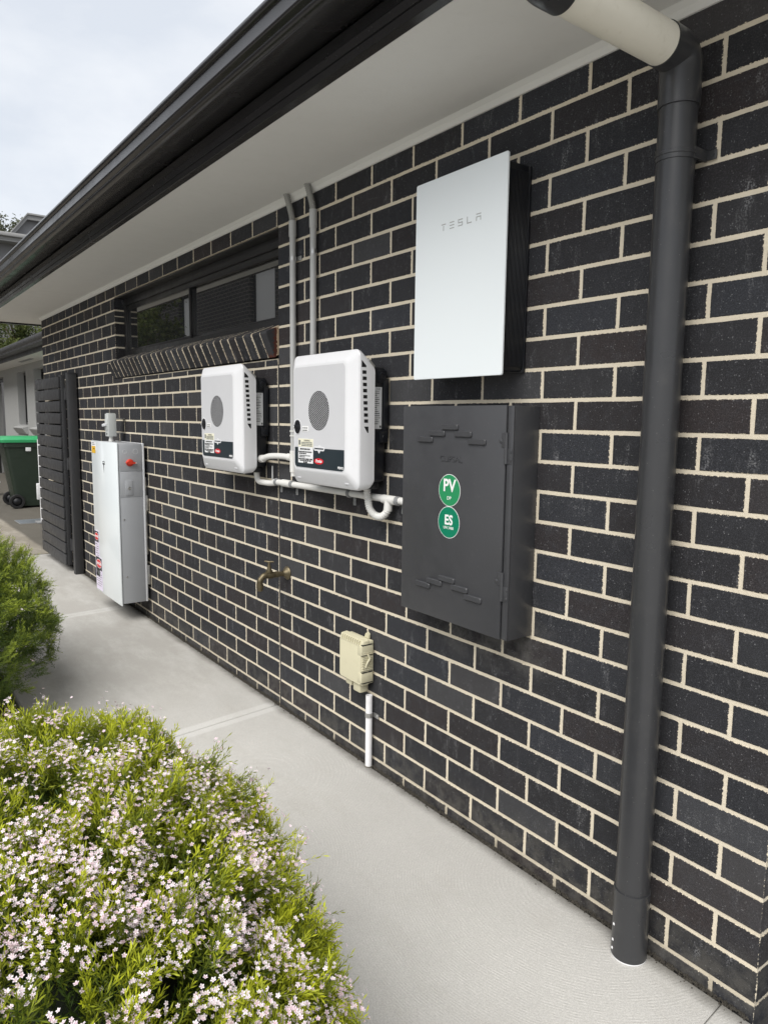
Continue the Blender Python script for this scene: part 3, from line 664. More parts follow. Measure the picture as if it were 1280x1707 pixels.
    # lifting grip showing behind the cover's top edge
    b = MB(); b.tube([(X(-1.60), -.078, 1.49), (X(-1.215), -.078, 1.49), (X(-1.196), -.080, 1.502), (X(-1.196), -.100, 1.520)], .012, 12); b.build('grip', FLEX, root)
    return root
inverter(0, 'larger looking white inverter nearer the green stickered box, conduits entering from above')
inverter(-.925, 'white inverter under the right end of the brick window sill')

# ------------------------------------------------------------------ conduits
def saddle(mb, x, z, side=1, vertical=True, r=.0135, y=-.020):
    if vertical:
        mb.tube([(x, y, z-.009), (x, y, z+.009)], r+.0016, 18); mb.rbox(x+side*.006, x+side*.042, -.005, -.001, z-.009, z+.009, .001) if side > 0 else mb.rbox(x-.042, x-.006, -.005, -.001, z-.009, z+.009, .001)
        mb.cyl((x+side*.032, -.005, z), (x+side*.032, -.008, z), .004)
    else:
        mb.tube([(x-.009, y, z), (x+.009, y, z)], r+.0016, 18); mb.rbox(x-.009, x+.009, -.005, -.001, z-.048, z-.006, .002)
        mb.cyl((x, -.005, z-.036), (x, -.008, z-.036), .0045)
CR = .0132
ca = thing('vertical_conduit', 'left of two grey conduits rising to the eave, running past the inverter', 'conduit', (-1.862, -.02, 1.09), 'vertical conduits')
b = MB(); b.tube([(-1.862, -.021, 1.175), (-1.862, -.021, 2.12)], CR, 20); b.build('pipe', PVCG, ca)
b = MB(); b.tube([(-1.862, -.021, 2.075), (-1.862, -.021, 2.138)], CR+.0028, 20); b.build('coupling', PVCG, ca)
b = MB(); corrugated(b, [(-1.862, -.021, 2.13), (-1.866, -.022, 2.16), (-1.893, -.034, 2.252)], CR); b.build('flexible_end', FLEX, ca)
b = MB(); saddle(b, -1.862, 1.985, 1); b.build('saddle', STEEL, ca)
b = MB(); b.tube([(-1.862, -.021, 1.085), (-1.862, -.021, 1.178)], CR+.0028, 20); b.tube([(-1.862, -.021, 1.067), (-1.862, -.021, 1.0855)], CR-.001, 16); b.tube([(-1.862, -.021, 1.26), (-1.862, -.021, 1.266)], CR+.0028, 20); b.tube([(-1.862, -.021, 1.24), (-1.862, -.021, 1.246)], CR+.0028, 20); b.build('tee', PVCW, ca)
cb = thing('vertical_conduit', 'right of two grey conduits rising to the eave, ending at the inverter top', 'conduit', (-1.694, -.02, 1.5), 'vertical conduits')
b = MB(); b.tube([(-1.694, -.021, 1.46), (-1.694, -.021, 2.13)], CR, 20); b.build('pipe', PVCG, cb)
b = MB(); b.tube([(-1.694, -.021, 2.08), (-1.694, -.021, 2.148)], CR+.0028, 20); b.build('coupling', PVCG, cb)
b = MB(); corrugated(b, [(-1.694, -.021, 2.14), (-1.699, -.022, 2.17), (-1.722, -.033, 2.252)], CR); b.build('flexible_end', FLEX, cb)
b = MB(); saddle(b, -1.694, 1.985, -1); b.build('saddle', STEEL, cb)

hc = thing('horizontal_conduit', 'white conduit run below both inverters into the stickered box', 'conduit', (-1.6, -.025, 1.03))
pts = fillet([(-2.172, -.046, 1.085), (-2.168, -.044, 1.022), (-2.06, -.026, 1.020), (-2.0, -.025, 1.030)], .045, 9)
b = MB(); b.tube(pts, CR, 20); b.build('bend', PVCW, hc)
b = MB(); b.tube([(-2.03, -.025, 1.0305), (-.96, -.025, 1.033)], CR, 20); b.build('pipe', PVCW, hc)
b = MB()
b.tube([(-1.952, -.025, 1.031), (-1.875, -.025, 1.031)], CR+.003, 20); b.build('coupling', PVCW, hc)
b = MB(); b.tube([(-1.192, -.025, 1.031), (-1.118, -.025, 1.031)], CR+.003, 20)
b.tube([(-1.158, -.025, 1.031), (-1.158, -.030, .990)], CR+.003, 20); b.build('tee', PVCW, hc)
for xx in (-2.005, -1.862, -1.41, -1.137 + .035):
    b = MB(); saddle(b, xx, 1.031, 1, False, CR+(.002), -.025); b.build('saddle', BAND, hc)
b = MB(); corrugated(b, [(-1.158, -.031, 1.0), (-1.158, -.034, .985), (-1.180, -.040, .966), (-1.214, -.046, .967), (-1.242, -.052, .990), (-1.252, -.056, 1.05), (-1.252, -.056, 1.08)], CR+.001); b.build('flexible_loop', PVCW, hc)
b = MB(); b.tube([(-2.075, -.012, 1.01), (-2.075, -.012, 1.10)], .004, 8); b.build('earth_wire', PVCG, hc)
lc = thing('link_conduit', 'short white curved conduit between the two inverters', 'conduit', (-2.0, -.04, 1.14))
pts = fillet([(-2.128, -.048, 1.130), (-2.10, -.048, 1.133), (-2.045, -.045, 1.147), (-1.95, -.034, 1.152), (-1.862, -.022, 1.147)], .05, 8)
b = MB(); b.tube(pts, CR, 20); b.build('pipe', PVCW, lc)
b = MB(); b.tube([(-2.127, -.048, 1.1302), (-2.094, -.048, 1.1335)], CR+.004, 20); b.build('gland', PVCW, lc)
b = MB(); b.tube([(-1.90, -.0275, 1.1495), (-1.872, -.0235, 1.1478)], CR+.0025, 20); b.build('gland', PVCW, lc)

# ------------------------------------------------------------------ tap
tp = thing('garden_tap', 'weathered brass garden tap sticking out of the brick wall', 'tap', (-1.957, 0, .617))
tx, tz = -1.957, .616
b = MB(); b.lathe([(0, .031), (.003, .0315), (.010, .026), (.018, .0155), (.026, .013)], (tx, -.0005, tz), (0, -1, 0), 28); b.build('wall_flange', BRONZE, tp)
b = MB(); b.lathe([(.02, .0115), (.048, .0115), (.049, .0145), (.062, .0145), (.063, .0125), (.075, .0145), (.092, .0165), (.106, .014)], (tx, 0, tz), (0, -1, 0), 20)
sp = fillet([(tx, -.094, tz), (tx, -.118, tz+.004), (tx, -.140, tz-.018), (tx, -.141, tz-.030)], .03, 8); b.tube(sp, .0135, 18); b.build('body', BRONZE, tp)
b = MB(); b.lathe([(0, .0135), (.012, .0135), (.0125, .0155), (.03, .0155), (.0305, .0125), (.044, .0125)], (tx, -.141, tz-.022), (0, 0, -1), 22); b.build('hose_thread', BRONZE, tp)
b = MB(); b.lathe([(.008, .012), (.014, .0125), (.0145, .0155), (.022, .0155), (.0225, .0115), (.036, .0095), (.052, .0055), (.060, .005)], (tx, -.094, tz), (0, 0, 1), 20); b.build('bonnet', BRONZE, tp)
b = MB(); b.tube([(tx-.014, -.110, tz+.064), (tx-.006, -.100, tz+.0625), (tx, -.094, tz+.060), (tx+.006, -.088, tz+.0625), (tx+.014, -.078, tz+.062)], [.0032, .004, .0055, .004, .0032], 12); b.build('handle', BRONZE, tp)

# ------------------------------------------------------------------ cream junction box
jb = thing('junction_box', 'cream plastic telecom junction box low on the wall', 'junction box', (-1.35, 0, .29))
jx0, jx1, jz0, jz1 = -1.428, -1.272, .302, .482
b = MB(); b.rbox(jx0+.006, jx1, -.032, -.004, jz0+.004, jz1-.006, .004); b.build('base', CREAM, jb)
b = MB(); b.loft([rrect(jx0+.004, jx1+.001, jz0, jz1-.002, .008, -.026), rrect(jx0, jx1+.002, jz0-.002, jz1, .009, -.030), rrect(jx0, jx1, jz0-.002, jz1-.002, .010, -.052), rrect(jx0+.005, jx1-.006, jz0+.004, jz1-.022, .010, -.061)]); lid = b.build('lid', CREAM, jb, 30)
b = MB()
for i in range(9): xx = jx0+.018+i*.0145; b.rbox(xx, xx+.006, -.0635, -.042, jz1-.024, jz1-.003, .001, 1)
for i in range(11): zz = jz0+.062+i*.0068; b.rbox(jx1-.018, jx1+.0045, -.058, -.012, zz, zz+.0030, .0008, 1)
b.build('rib', CREAM, lid)
for zz in (jz0+.012, jz1-.060):
    b = MB(); b.rbox(jx1-.026, jx1+.0035, -.0625, -.010, zz, zz+.040, .003); b.build('clip', CREAM, lid)
    for q in (-.0022, .0398): b = MB(); b.rbox(jx1-.0055, jx1+.0042, -.060, -.010, zz+q, zz+q+.0032, .0005, 1); b.build('clip_gap', HOLE, lid)
b = MB(); b.tube(fillet([(jx1+.003, -.044, jz0+.072), (jx1+.006, -.036, jz0+.094), (jx1+.008, -.026, jz0+.106), (jx1+.004, -.034, jz0+.124)], .02, 5),   .0042, 8); b.build('catch', CREAM, lid)
b = MB(); b.rbox(jx0+.028, jx0+.070, -.048, -.014, jz0-.026, jz0+.004, .005); b.rbox(jx0+.082, jx0+.132, -.050, -.012, jz0-.038, jz0+.004, .006); b.build('cable_gland', CREAM, jb)
b = MB(); b.prism([(jx1-.052, jz1-.004), (jx1-.022, jz1-.004), (jx1-.020, jz1+.012), (jx1-.030, jz1+.020), (jx1-.044, jz1+.012)], 'y', -.012, -.006); b.build('hanging_tab', CREAM, jb)
wp = thing('conduit_stub', 'short white upright pipe stub rising from the concrete by the wall', 'pipe', (-1.278, -.018, GZ))
b = MB(); zt = .257
b.loft([[(-1.278+r_*math.cos(a), -.019+r_*math.sin(a), z) for a in [2*math.pi*k/22 for k in range(22)]] for r_, z in ((.0132, GZ-.01), (.0132, zt), (.0108, zt), (.0108, zt-.05))]); b.build('pipe', WPIPE, wp)
b = MB(); saddle(b, -1.278, .178, 1, True, .0134, -.019); b.build('saddle', STEEL, wp)
b = MB(); b.cyl((-1.278, -.019, GZ), (-1.278, -.019, GZ+.004), .0165); b.build('mortar_collar', M_DRIVE, wp)

# ------------------------------------------------------------------ home battery
bt = thing('home_battery', 'tall home battery with white glass front and grey side bearing a red switch', 'battery', (-4.15, 0, .08))
bx0, bx1, bz0, bz1 = -4.445, -3.850, .088, 1.143
b = MB(); b.rbox(bx0+.01, bx1, -.186, -.036, bz0, bz1, .004); case = b.build('case', BATG, bt)
b = MB(); b.rbox(bx0+.004, bx1+.003, -.0355, -.021, bz0-.002, bz1+.002, .005); b.build('back_shell', BATL, bt)
b = MB(); b.rbox(bx0+.05, bx1-.02, -.0205, -.003, .40, .92, .003); b.rbox(bx1-.03, bx1+.004, -.02, -.004, .20, .33, .002); b.rbox(bx1-.03, bx1+.004, -.02, -.004, .70, .80, .002); b.build('wall_bracket', STEEL, bt)
b = MB(); b.rbox(bx0, bx1+.004, -.1985, -.1905, bz0-.012, bz1+.006, .0018); fr = b.build('glass_front', WGLASS, bt)
b = MB(); b.rbox(bx1-.0005, bx1+.0022, -.182, -.040, .965, 1.136, .001); b.rbox(bx1-.0005, bx1+.0022, -.182, -.040, .797, .961, .001); b.build('side_cover', BATG, bt)
sx = bx1+.0022
b = MB()
for yy, r_ in ((-.148, .0125), (-.078, .0155)):
    P_ = [(sx, yy+r_*math.cos(a), 1.092+r_*math.sin(a)) for a in [2*math.pi*k/24 for k in range(25)]]; b.tube(P_, .0011, 6)
b.build('knockout', BATL, bt)
b = MB(); b.lathe([(0, .024), (.006, .024), (.010, .021), (.012, .016)], (sx, -.117, 1.020), (1, 0, 0), 28); b.prism([(-.150, 1.021), (-.125, 1.032), (-.085, 1.024), (-.078, 1.019), (-.085, 1.014), (-.125, 1.010)], 'x', sx+.008, sx+.026); sw = b.build('isolator_switch', RED, bt, label='red rotary isolator switch')
b = MB(); b.box(sx+.0262, sx+.0266, -.088, -.080, 1.0165, 1.0215); b.build('pointer', PRINTW, sw, 0)
b = MB(); b.rbox(sx-.0005, sx+.004, -.150, -.103, .807, .904, .0015); lk = b.build('lock_plate', BATG, bt)
b = MB(); b.lathe([(0, .010), (.003, .010), (.004, .006), (.002, .005), (.002, 0)], (sx+.004, -.127, .856), (1, 0, 0), 20); b.build('lock', STEEL, lk)
b = MB()
for yy, zz in ((-.165, .650), (-.158, .268)): b.lathe([(0, .006), (.002, .006), (.003, .003)], (bx1, yy, zz), (1, 0, 0), 12)
b.build('screw', STEEL, bt)
gy = -.1986
# emblem: a short curved bar over a tapering stem
ex, ez = -4.150, .975
b = MB(); b.prism([(ex-.030, ez+.036), (ex-.016, ez+.041), (ex, ez+.0425), (ex+.016, ez+.041), (ex+.030, ez+.036), (ex+.029, ez+.0315), (ex+.015, ez+.036), (ex, ez+.0375), (ex-.015, ez+.036), (ex-.029, ez+.0315)], 'y', gy-.0004, gy+.0002)
b.prism([(ex-.027, ez+.026), (ex-.012, ez+.031), (ex-.004, ez+.030), (ex, ez+.022), (ex+.004, ez+.030), (ex+.012, ez+.031), (ex+.027, ez+.026), (ex+.022, ez+.016), (ex+.013, ez+.0185), (ex+.008, ez+.017), (ex, ez-.040), (ex-.008, ez+.017), (ex-.013, ez+.0185), (ex-.022, ez+.016)], 'y', gy-.0004, gy+.0002)
b.build('emblem', PRINTK, fr, 0)
b = MB(); b.box(bx0+.002, bx0+.108, gy-.0005, gy+.0002, 1.082, 1.142); lb = b.build('rating_label', LABW, fr, 0)
b = MB(); b.box(bx0+.012, bx0+.106, gy-.0009, gy-.0005, 1.062, 1.110); b.build('amber_label', LABO, lb, 0)
b = MB(); words(b, bx0+.02, bx0+.09, 1.132, .004, gy-.0005, 1); words(b, bx0+.02, bx0+.09, 1.122, .004, gy-.0005, 2); words(b, bx0+.055, bx0+.085, 1.092, .008, gy-.0009, 3); b.build('small_print', PRINTK, lb, 0)
for xa, za, w_, h_, zt in ((bx0+.004, .175, .098, .335, .51), (bx0+.012, .080, .148, .243, .323)):
    zb = zt-h_*.97
    b = MB(); b.box(xa, xa+w_, gy-.0005, gy+.0002, zb, zt); lb = b.build('danger_label', LABL, fr, 0)
    hh = .080 if w_ < .12 else .092
    b = MB(); b.box(xa+.003, xa+w_-.003, gy-.0008, gy-.0005, zt-hh, zt-.003); b.build('black_field', PRINTK, lb, 0)
    cx, cz = xa+w_/2, zt-hh/2
    b = MB(); b.disc((cx, cz), w_*.44, (gy-.0011, gy-.0008), 32, hh*.36); b.build('white_oval', PRINTW, lb, 0)
    b = MB(); b.disc((cx, cz), w_*.41, (gy-.0014, gy-.0011), 32, hh*.325); b.build('red_oval', LOGOR, lb, 0)
    text('lettering', 'DANGER', w_*.20, (cx, gy-.0017, cz), PRINTW, lb, ext=.0002, bold=.0006)
    b = MB()
    for q in range(int((zt-hh-zb)/.016)-1): words(b, xa+.010+(.03 if q % 4 == 1 else 0), xa+w_-.012-(.02 if q % 3 == 0 else 0), zt-hh-.016-q*.016, .0062 if q < 3 else .0048, gy-.0005, q+int(w_*1000))
    b.build('small_print', PRINTG, lb, 0)
# isolator standing on a stub of conduit over the battery
isl = thing('isolator_box', 'small light grey isolator switch box above the home battery', 'isolator', (-4.29, -.1, 1.145))
b = MB(); b.rbox(-4.362, -4.283, -.122, -.066, 1.178, 1.335, .004); ib = b.build('case', ISO, isl)
b = MB(); b.rbox(-4.353, -4.293, -.1265, -.1215, 1.222, 1.300, .002); b.build('switch_plate', ISO, isl)
b = MB(); b.rbox(-4.343, -4.303, -.142, -.126, 1.250, 1.268, .003); b.rbox(-4.335, -4.313, -.152, -.140, 1.246, 1.264, .003); b.build('switch_handle', WHITE, isl)
b = MB(); b.rbox(-4.329, -4.313, -.1235, -.1215, 1.190, 1.202, .001); b.build('latch_hole', HOLE, isl)
b = MB(); b.rbox(-4.356, -4.289, -.116, -.072, 1.335, 1.3395, .002); b.build('cap', ISO, isl)
b = MB(); b.tube([(-4.318, -.096, 1.143), (-4.318, -.096, 1.178)], .0135, 18); b.tube([(-4.318, -.096, 1.143), (-4.318, -.096, 1.156)], .0165, 18); b.build('conduit', PVCW, isl)
b = MB(); b.rbox(-4.351, -4.293, -.0655, -.003, 1.20, 1.206, .001); b.rbox(-4.351, -4.293, -.0655, -.003, 1.30, 1.306, .001); b.build('bracket', STEEL, isl)

# ------------------------------------------------------------------ side gate
gt = thing('side_gate', 'open charcoal side gate of horizontal slats swung back along the wall', 'gate', (-5.7, -.09, GZ))
n = 16; z0, z1 = .028, 1.656; p = (z1-z0)/n
gate_a = -.012
for i in range(n):
    za = z0+i*p; b = MB(); b.rbox(-6.640, -5.712, -.122, -.104, za, za+p-.0125, .002); b.build('slat', GATE, gt)
b = MB(); b.rbox(-5.760, -5.700, -.1035, -.068, z0, z1+.003, .002); b.build('stile', GATE, gt)
b = MB(); b.rbox(-6.636, -6.576, -.1035, -.068, z0, z1, .002); b.build('stile', GATE, gt)
for z in (.30, 1.35): b = MB(); b.rbox(-6.575, -5.761, -.100, -.072, z, z+.03, .002); b.build('rail', GATE, gt)
gp = thing('gate_post', 'square charcoal gate post fixed against the brick wall', 'post', (-5.57, -.045, GZ))
b = MB(); b.rbox(-5.612, -5.545, -.083, -.012, GZ, 1.668, .003); b.build('shaft', GATE, gp)
b = MB(); b.rbox(-5.615, -5.542, -.086, -.009, 1.668, 1.673, .002); b.build('cap', GATE, gp)
for z in (.16, .86, 1.45): b = MB(); b.rbox(-5.700, -5.610, -.080, -.076, z, z+.10, .001); b.cyl((-5.655, -.082, z), (-5.655, -.082, z+.10), .007); b.build('hinge', GATE, gp)

# ------------------------------------------------------------------ wheelie bin
wb = thing('wheelie_bin', 'dark green wheelie bin with bright green lid beyond the gate', 'bin', (-10.95, .5, GZ))
bxa, bxb = -11.24, -10.66
def ring(xa, xb, ya, yb, z, r=.05): return [(x, y, z) for x, _, y in rrect(xa, xb, ya, yb, r, 0, 4)]
b = MB(); b.loft([ring(bxa+.06, bxb-.06, .345, .80, GZ+.03), ring(bxa+.05, bxb-.05, .315, .82, .20), ring(bxa+.02, bxb-.02, .215, .885, .86), ring(bxa, bxb, .195, .90, .862), ring(bxa, bxb, .195, .90, .925)]); b.build('body', BING, wb, 30)
b = MB(); b.loft([ring(bxa-.015, bxb+.015, .165, .925, .927), ring(bxa-.018, bxb+.018, .162, .93, .965), ring(bxa+.02, bxb-.02, .19, .88, .985), ring(bxa+.07, bxb-.07, .24, .80, 1.012, .08)]); lid = b.build('lid', LIDG, wb, 30, 'bright green hinged lid')
b = MB(); b.tube(fillet([(bxa+.05, .20, .93), (bxa+.05, .135, .955), (bxb-.05, .135, .955), (bxb-.05, .20, .93)], .03, 5), .016, 10); b.rbox(bxa+.12, bxa+.16, .14, .21, .93, .975, .006); b.rbox(bxb-.16, bxb-.12, .14, .21, .93, .975, .006); b.build('handle', BING, wb)
b = MB(); b.rbox(bxb-.02, bxb-.004, .49, .56, .80, .855, .002); b.build('sticker', LABW, wb)
for xx in (bxa-.01, bxb-.04):
    b = MB(); b.lathe([(0, .07), (0, .098), (.008, .104), (.042, .104), (.05, .098), (.05, .07), (.04, .066), (.01, .066)], (xx, .345, GZ+.104), (1, 0, 0), 30); wl = b.build('wheel', RUB, wb)
    b = MB(); b.lathe([(.012, .066), (.03, .062), (.040, .045), (.052, .030), (.056, 0)], (xx, .345, GZ+.104), (1, 0, 0), 24); b.build('hub', BLACK, wl)
b = MB(); b.tube([(bxa, .345, GZ+.104), (bxb, .345, GZ+.104)], .012, 10); b.build('axle', STEEL, wb)

# white down pipe with a meter box beyond the gate, bucket by the bin, drain
wd = thing('white_post', 'thin white pipe with small white box seen past the gate edge', 'pipe', (-9.0, .34, GZ))
b = MB(); b.tube([(-9.0, .345, GZ), (-9.0, .345, 1.02)], .018, 14); b.build('pipe', WPIPE, wd)
b = MB(); b.rbox(-9.04, -8.99, .298, .352, .262, .468, .008); b.build('box', WHITE, wd)
b = MB(); b.rbox(-9.08, -8.90, .27, .42, GZ, GZ+.02, .004); b.build('foot', BAND, wd)
bk = thing('bucket', 'small white bucket standing left of the green lidded bin', 'bucket', (-12.75, .3, GZ))
b = MB(); b.lathe([(0, .10), (.10, .125), (.20, .14), (.205, .148), (.225, .148), (.225, .13), (.06, .10)], (-12.9, .32, GZ), (0, 0, 1), 24); b.build('pail', WHITE, bk)
PINK = paint('pink_plastic', (.55, .20, .18, 1), .5)
b = MB(); b.lathe([(.10, .05), (.25, .07), (.31, .05), (.33, 0)], (-12.92, .31, GZ), (0, 0, 1), 16); b.build('sponge', PINK, bk)
dg = thing('drain_grate', 'steel drain grate set in the driveway beyond the gate', 'drain', (-9.2, .25, GZ))
b = MB(); b.box(-9.36, -8.98, .08, .62, GZ+.0005, GZ+.004); b.build('tray', BAND, dg, 0)
b = MB()
for i in range(7): b.rbox(-9.345+i*.052, -9.315+i*.052, .09, .61, GZ+.004, GZ+.009, .002)
b.build('bar', paint('grate_steel', (.20, .22, .24, 1), .45, metal=.4), dg)

# ------------------------------------------------------------------ neighbouring pale house beyond the gate
nb = thing('rendered_house', 'pale grey rendered house with dark gutter beyond the gate', 'house', (-14, 1.3, GZ))
WY = 1.15; b = MB()
def wall_with_holes(b, xa, xb, za, zb, holes, y0, y1):
    xs = [xa]
    for h in sorted(holes):
        b.box(xs[-1], h[0], y0, y1, za, zb)
        if h[2] > za: b.box(h[0], h[1], y0, y1, za, h[2])
        if h[3] < zb: b.box(h[0], h[1], y0, y1, h[3], zb)
        xs.append(h[1])
    b.box(xs[-1], xb, y0, y1, za, zb)
H = [(-18.2, -16.40, GZ-.05, 2.12), (-14.86, -14.02, 1.135, 2.135), (-13.30, -12.40, 1.135, 2.135), (-11.2, -10.3, 1.135, 2.135)]
wall_with_holes(b, -19.5, -8.4, -.2, 2.27, H, WY, WY+.22); b.box(-8.62, -8.4, WY+.22, 6, -.2, 2.27); b.build('wall', REND, nb, 0)
for h in H[1:]:
    b = MB(); yy = WY+.12
    b.rbox(h[0], h[0]+.05, yy, yy+.05, h[2], h[3], .003); b.rbox(h[1]-.05, h[1], yy, yy+.05, h[2], h[3], .003); b.rbox(h[0]+.05, h[1]-.05, yy, yy+.05, h[3]-.05, h[3], .003); b.rbox(h[0]+.05, h[1]-.05, yy, yy+.05, h[2], h[2]+.05, .003)
    wn_ = b.build('window', FRAME, nb)
    b = MB(); b.box(h[0]+.04, h[1]-.04, yy+.02, yy+.026, h[2]+.04, h[3]-.04); b.build('pane', PANE, wn_, 0)
    b = MB(); b.prism([(WY+.10, h[2]-.002), (WY-.10, h[2]-.045), (WY-.10, h[2]-.06), (WY-.03, h[2]-.165), (WY-.002, h[2]-.165), (WY-.002, h[2]-.03)], 'x', h[0]-.12, h[1]-.005); b.build('sill', REND, wn_, 20)
h = H[0]; b = MB(); b.rbox(h[0], h[0]+.08, WY+.1, WY+.16, GZ, h[3], .003); b.rbox(h[1]-.08, h[1], WY+.1, WY+.16, GZ, h[3], .003); b.rbox(h[0]+.08, h[1]-.08, WY+.1, WY+.16, h[3]-.08, h[3], .003); dr = b.build('door', FRAME, nb)
b = MB(); b.box(h[0]+.07, h[1]-.07, WY+.12, WY+.13, GZ, h[3]-.07); b.build('pane', PANE, dr, 0)
b = MB(); b.box(-19.9, -8.0, .78, 1.30, 2.252, 2.262); sf = b.build('soffit', SOFF, nb, 0)
b = MB(); b.rbox(-13.4, -12.4, .93, .99, 2.244, 2.2515, .001); b.build('soffit_vent', BAND, sf)
b = MB(); b.prism([(.78, 2.2525), (.75, 2.2525), (.75, 2.30), (.755, 2.44), (.78, 2.44)], 'x', -19.9, -8.0); b.build('fascia', ROOFM, nb, 20)
b = MB(); b.prism([(.752, 2.315), (.63, 2.305), (.605, 2.315), (.60, 2.34), (.575, 2.36), (.565, 2.40), (.572, 2.42), (.60, 2.42), (.60, 2.33), (.74, 2.33)], 'x', -19.9, -8.0); b.build('gutter', ROOFM, nb, 40)
b = MB(); b.add([(-19.9, .66, 2.42), (-8, .66, 2.42), (-8, 5, 2.46), (-19.9, 5, 2.46)], [(0, 1, 2, 3)]); b.build('roof', ROOFM, nb, 0)

# two-storey house far behind, above the gutter line
fh = thing('far_house', 'distant grey two storey house with pale fascia above the black gutter', 'house', (-24, 4, -.12))
FX = -23.5
b = MB(); b.box(FX-6, FX, -4, 11.0, -.12, 6.30); b.build('wall', FARW, fh, 0)
b = MB(); b.box(FX-.4, FX+.45, -4.4, 11.4, 6.30, 6.345); b.build('soffit', FART, fh, 0)
b = MB(); b.rbox(FX+.40, FX+.46, -4.4, 11.4, 6.346, 6.50, .01); b.rbox(FX+.46, FX+.56, -4.4, 11.4, 6.42, 6.53, .02); b.build('fascia', FART, fh)
# gable end standing up behind the fascia
GA = [(2.80, 6.50), (2.80, 6.74), (3.226, 7.27), (7.5, 7.25), (7.5, 6.50)]
b = MB(); b.prism(GA, 'x', FX-4, FX-.6); b.build('upper_wall', FARW, fh, 0)
for (ya, za), (yb, zb2) in (((2.70, 6.66), (3.226, 7.325)), ((3.226, 7.325), (7.6, 7.305))):
    b = MB(); b.prism([(ya, za), (yb, zb2), (yb, zb2-.13), (ya, za-.13)], 'x', FX-.58, FX-.42); b.build('barge_board', FART, fh, 0)
    b = MB(); b.prism([(ya, za+.05), (yb, zb2+.05), (yb, zb2+.003), (ya, za+.003)], 'x', FX-4.2, FX-.36); b.build('capping', FART, fh, 0)
b = MB(); b.add([(FX+.5, -4.4, 6.50), (FX+.5, 11.4, 6.50), (FX-3, 8, 7.1), (FX-3, -1, 7.1)], [(0, 1, 2, 3)]); b.build('roof', ROOFM, fh, 0)
# house opposite, seen only mirrored in the window
oh = thing('opposite_house', 'brick house across the garden mirrored in the narrow window', 'house', (-14, -6.2, -.12))
t = T('opposite_brick'); br = t.n('ShaderNodeTexBrick'); t.put(br.inputs['Vector'], t.scale(t.pos(), (1, 1, 1)))
mpx = t.n('ShaderNodeCombineXYZ'); sx_ = t.n('ShaderNodeSeparateXYZ'); t.put(sx_.inputs[0], t.pos()); t.put(mpx.inputs[0], t.math('ADD', sx_.outputs[0], sx_.outputs[1])); t.put(mpx.inputs[1], sx_.outputs[2]); t.put(br.inputs['Vector'], mpx.outputs[0])
br.inputs['Color1'].default_value = (.035, .033, .034, 1); br.inputs['Color2'].default_value = (.05, .045, .043, 1); br.inputs['Mortar'].default_value = (.20, .18, .15, 1)
br.inputs['Scale'].default_value = 1; br.inputs['Brick Width'].default_value = .24; br.inputs['Row Height'].default_value = .086; br.inputs['Mortar Size'].default_value = .006; br.offset = .5
t.set('Base Color', br.outputs['Color']); t.set('Roughness', .9)
OB = t.m; OY = -5.6
b = MB(); wall_with_holes(b, -22, -8.5, -.12, 6.2, [(-18.4, -17.2, 3.0, 4.5), (-14.2, -13.0, 3.1, 4.6), (-11.2, -10.2, 3.0, 4.5)], OY-.25, OY); b.box(-8.7, -8.5, -12, OY-.25, -.12, 6.2); b.build('wall', OB, oh, 0)
for xa, xb, za, zb in ((-18.4, -17.2, 3.0, 4.5), (-14.2, -13.0, 3.1, 4.6), (-11.2, -10.2, 3.0, 4.5)):
    b = MB(); b.rbox(xa, xb, OY-.16, OY-.11, za, za+.06, .003); b.rbox(xa, xb, OY-.16, OY-.11, zb-.06, zb, .003); b.rbox(xa, xa+.06, OY-.16, OY-.11, za+.06, zb-.06, .003); b.rbox(xb-.06, xb, OY-.16, OY-.11, za+.06, zb-.06, .003); wn_ = b.build('window', FRAME, oh)
    b = MB(); b.box(xa+.05, xb-.05, OY-.145, OY-.14, za+.05, zb-.05); b.build('blind', SOFF, wn_, 0)
b = MB(); b.box(-22.6, -8, OY-.2, OY+.5, 6.2, 6.21); b.build('soffit', SOFF, oh, 0)
b = MB(); b.rbox(-22.6, -8, OY+.5, OY+.62, 6.16, 6.32, .02); b.build('gutter', GUTM, oh)
b = MB(); b.add([(-22.6, OY+.55, 6.32), (-8, OY+.55, 6.32), (-10, OY-4, 7.9), (-20, OY-4, 7.9)], [(0, 1, 2, 3)]); b.build('roof', ROOFM, oh, 0)

# ------------------------------------------------------------------ vegetation
def quads_mesh(name, V, attr, mat, per=4):
    """V: (n,4,3) diamonds; attr: (n,4)"""
    n = len(V); me = bpy.data.meshes.new(name); me.vertices.add(n*4); me.vertices.foreach_set('co', V.reshape(-1).astype('f'))
    me.loops.add(n*4); me.loops.foreach_set('vertex_index', np.arange(n*4, dtype='i')); me.polygons.add(n); me.polygons.foreach_set('loop_start', np.arange(0, n*4, 4, dtype='i'))
    me.update(calc_edges=True); a = me.attributes.new('tone', 'FLOAT', 'POINT'); a.data.foreach_set('value', attr.reshape(-1).astype('f')); me.materials.append(mat); return me
def unit(v): return v/np.maximum(np.linalg.norm(v, axis=-1, keepdims=True), 1e-9)
def lump(d, seed, k=5):
    r_ = np.random.default_rng(seed); s = np.zeros(len(d))
    for i in range(9):
        q = r_.normal(size=3)*k*(.5+i*.22); s += np.sin(d@q+r_.uniform(0, 6.28))/(1+i*.35)
    return s/3.2
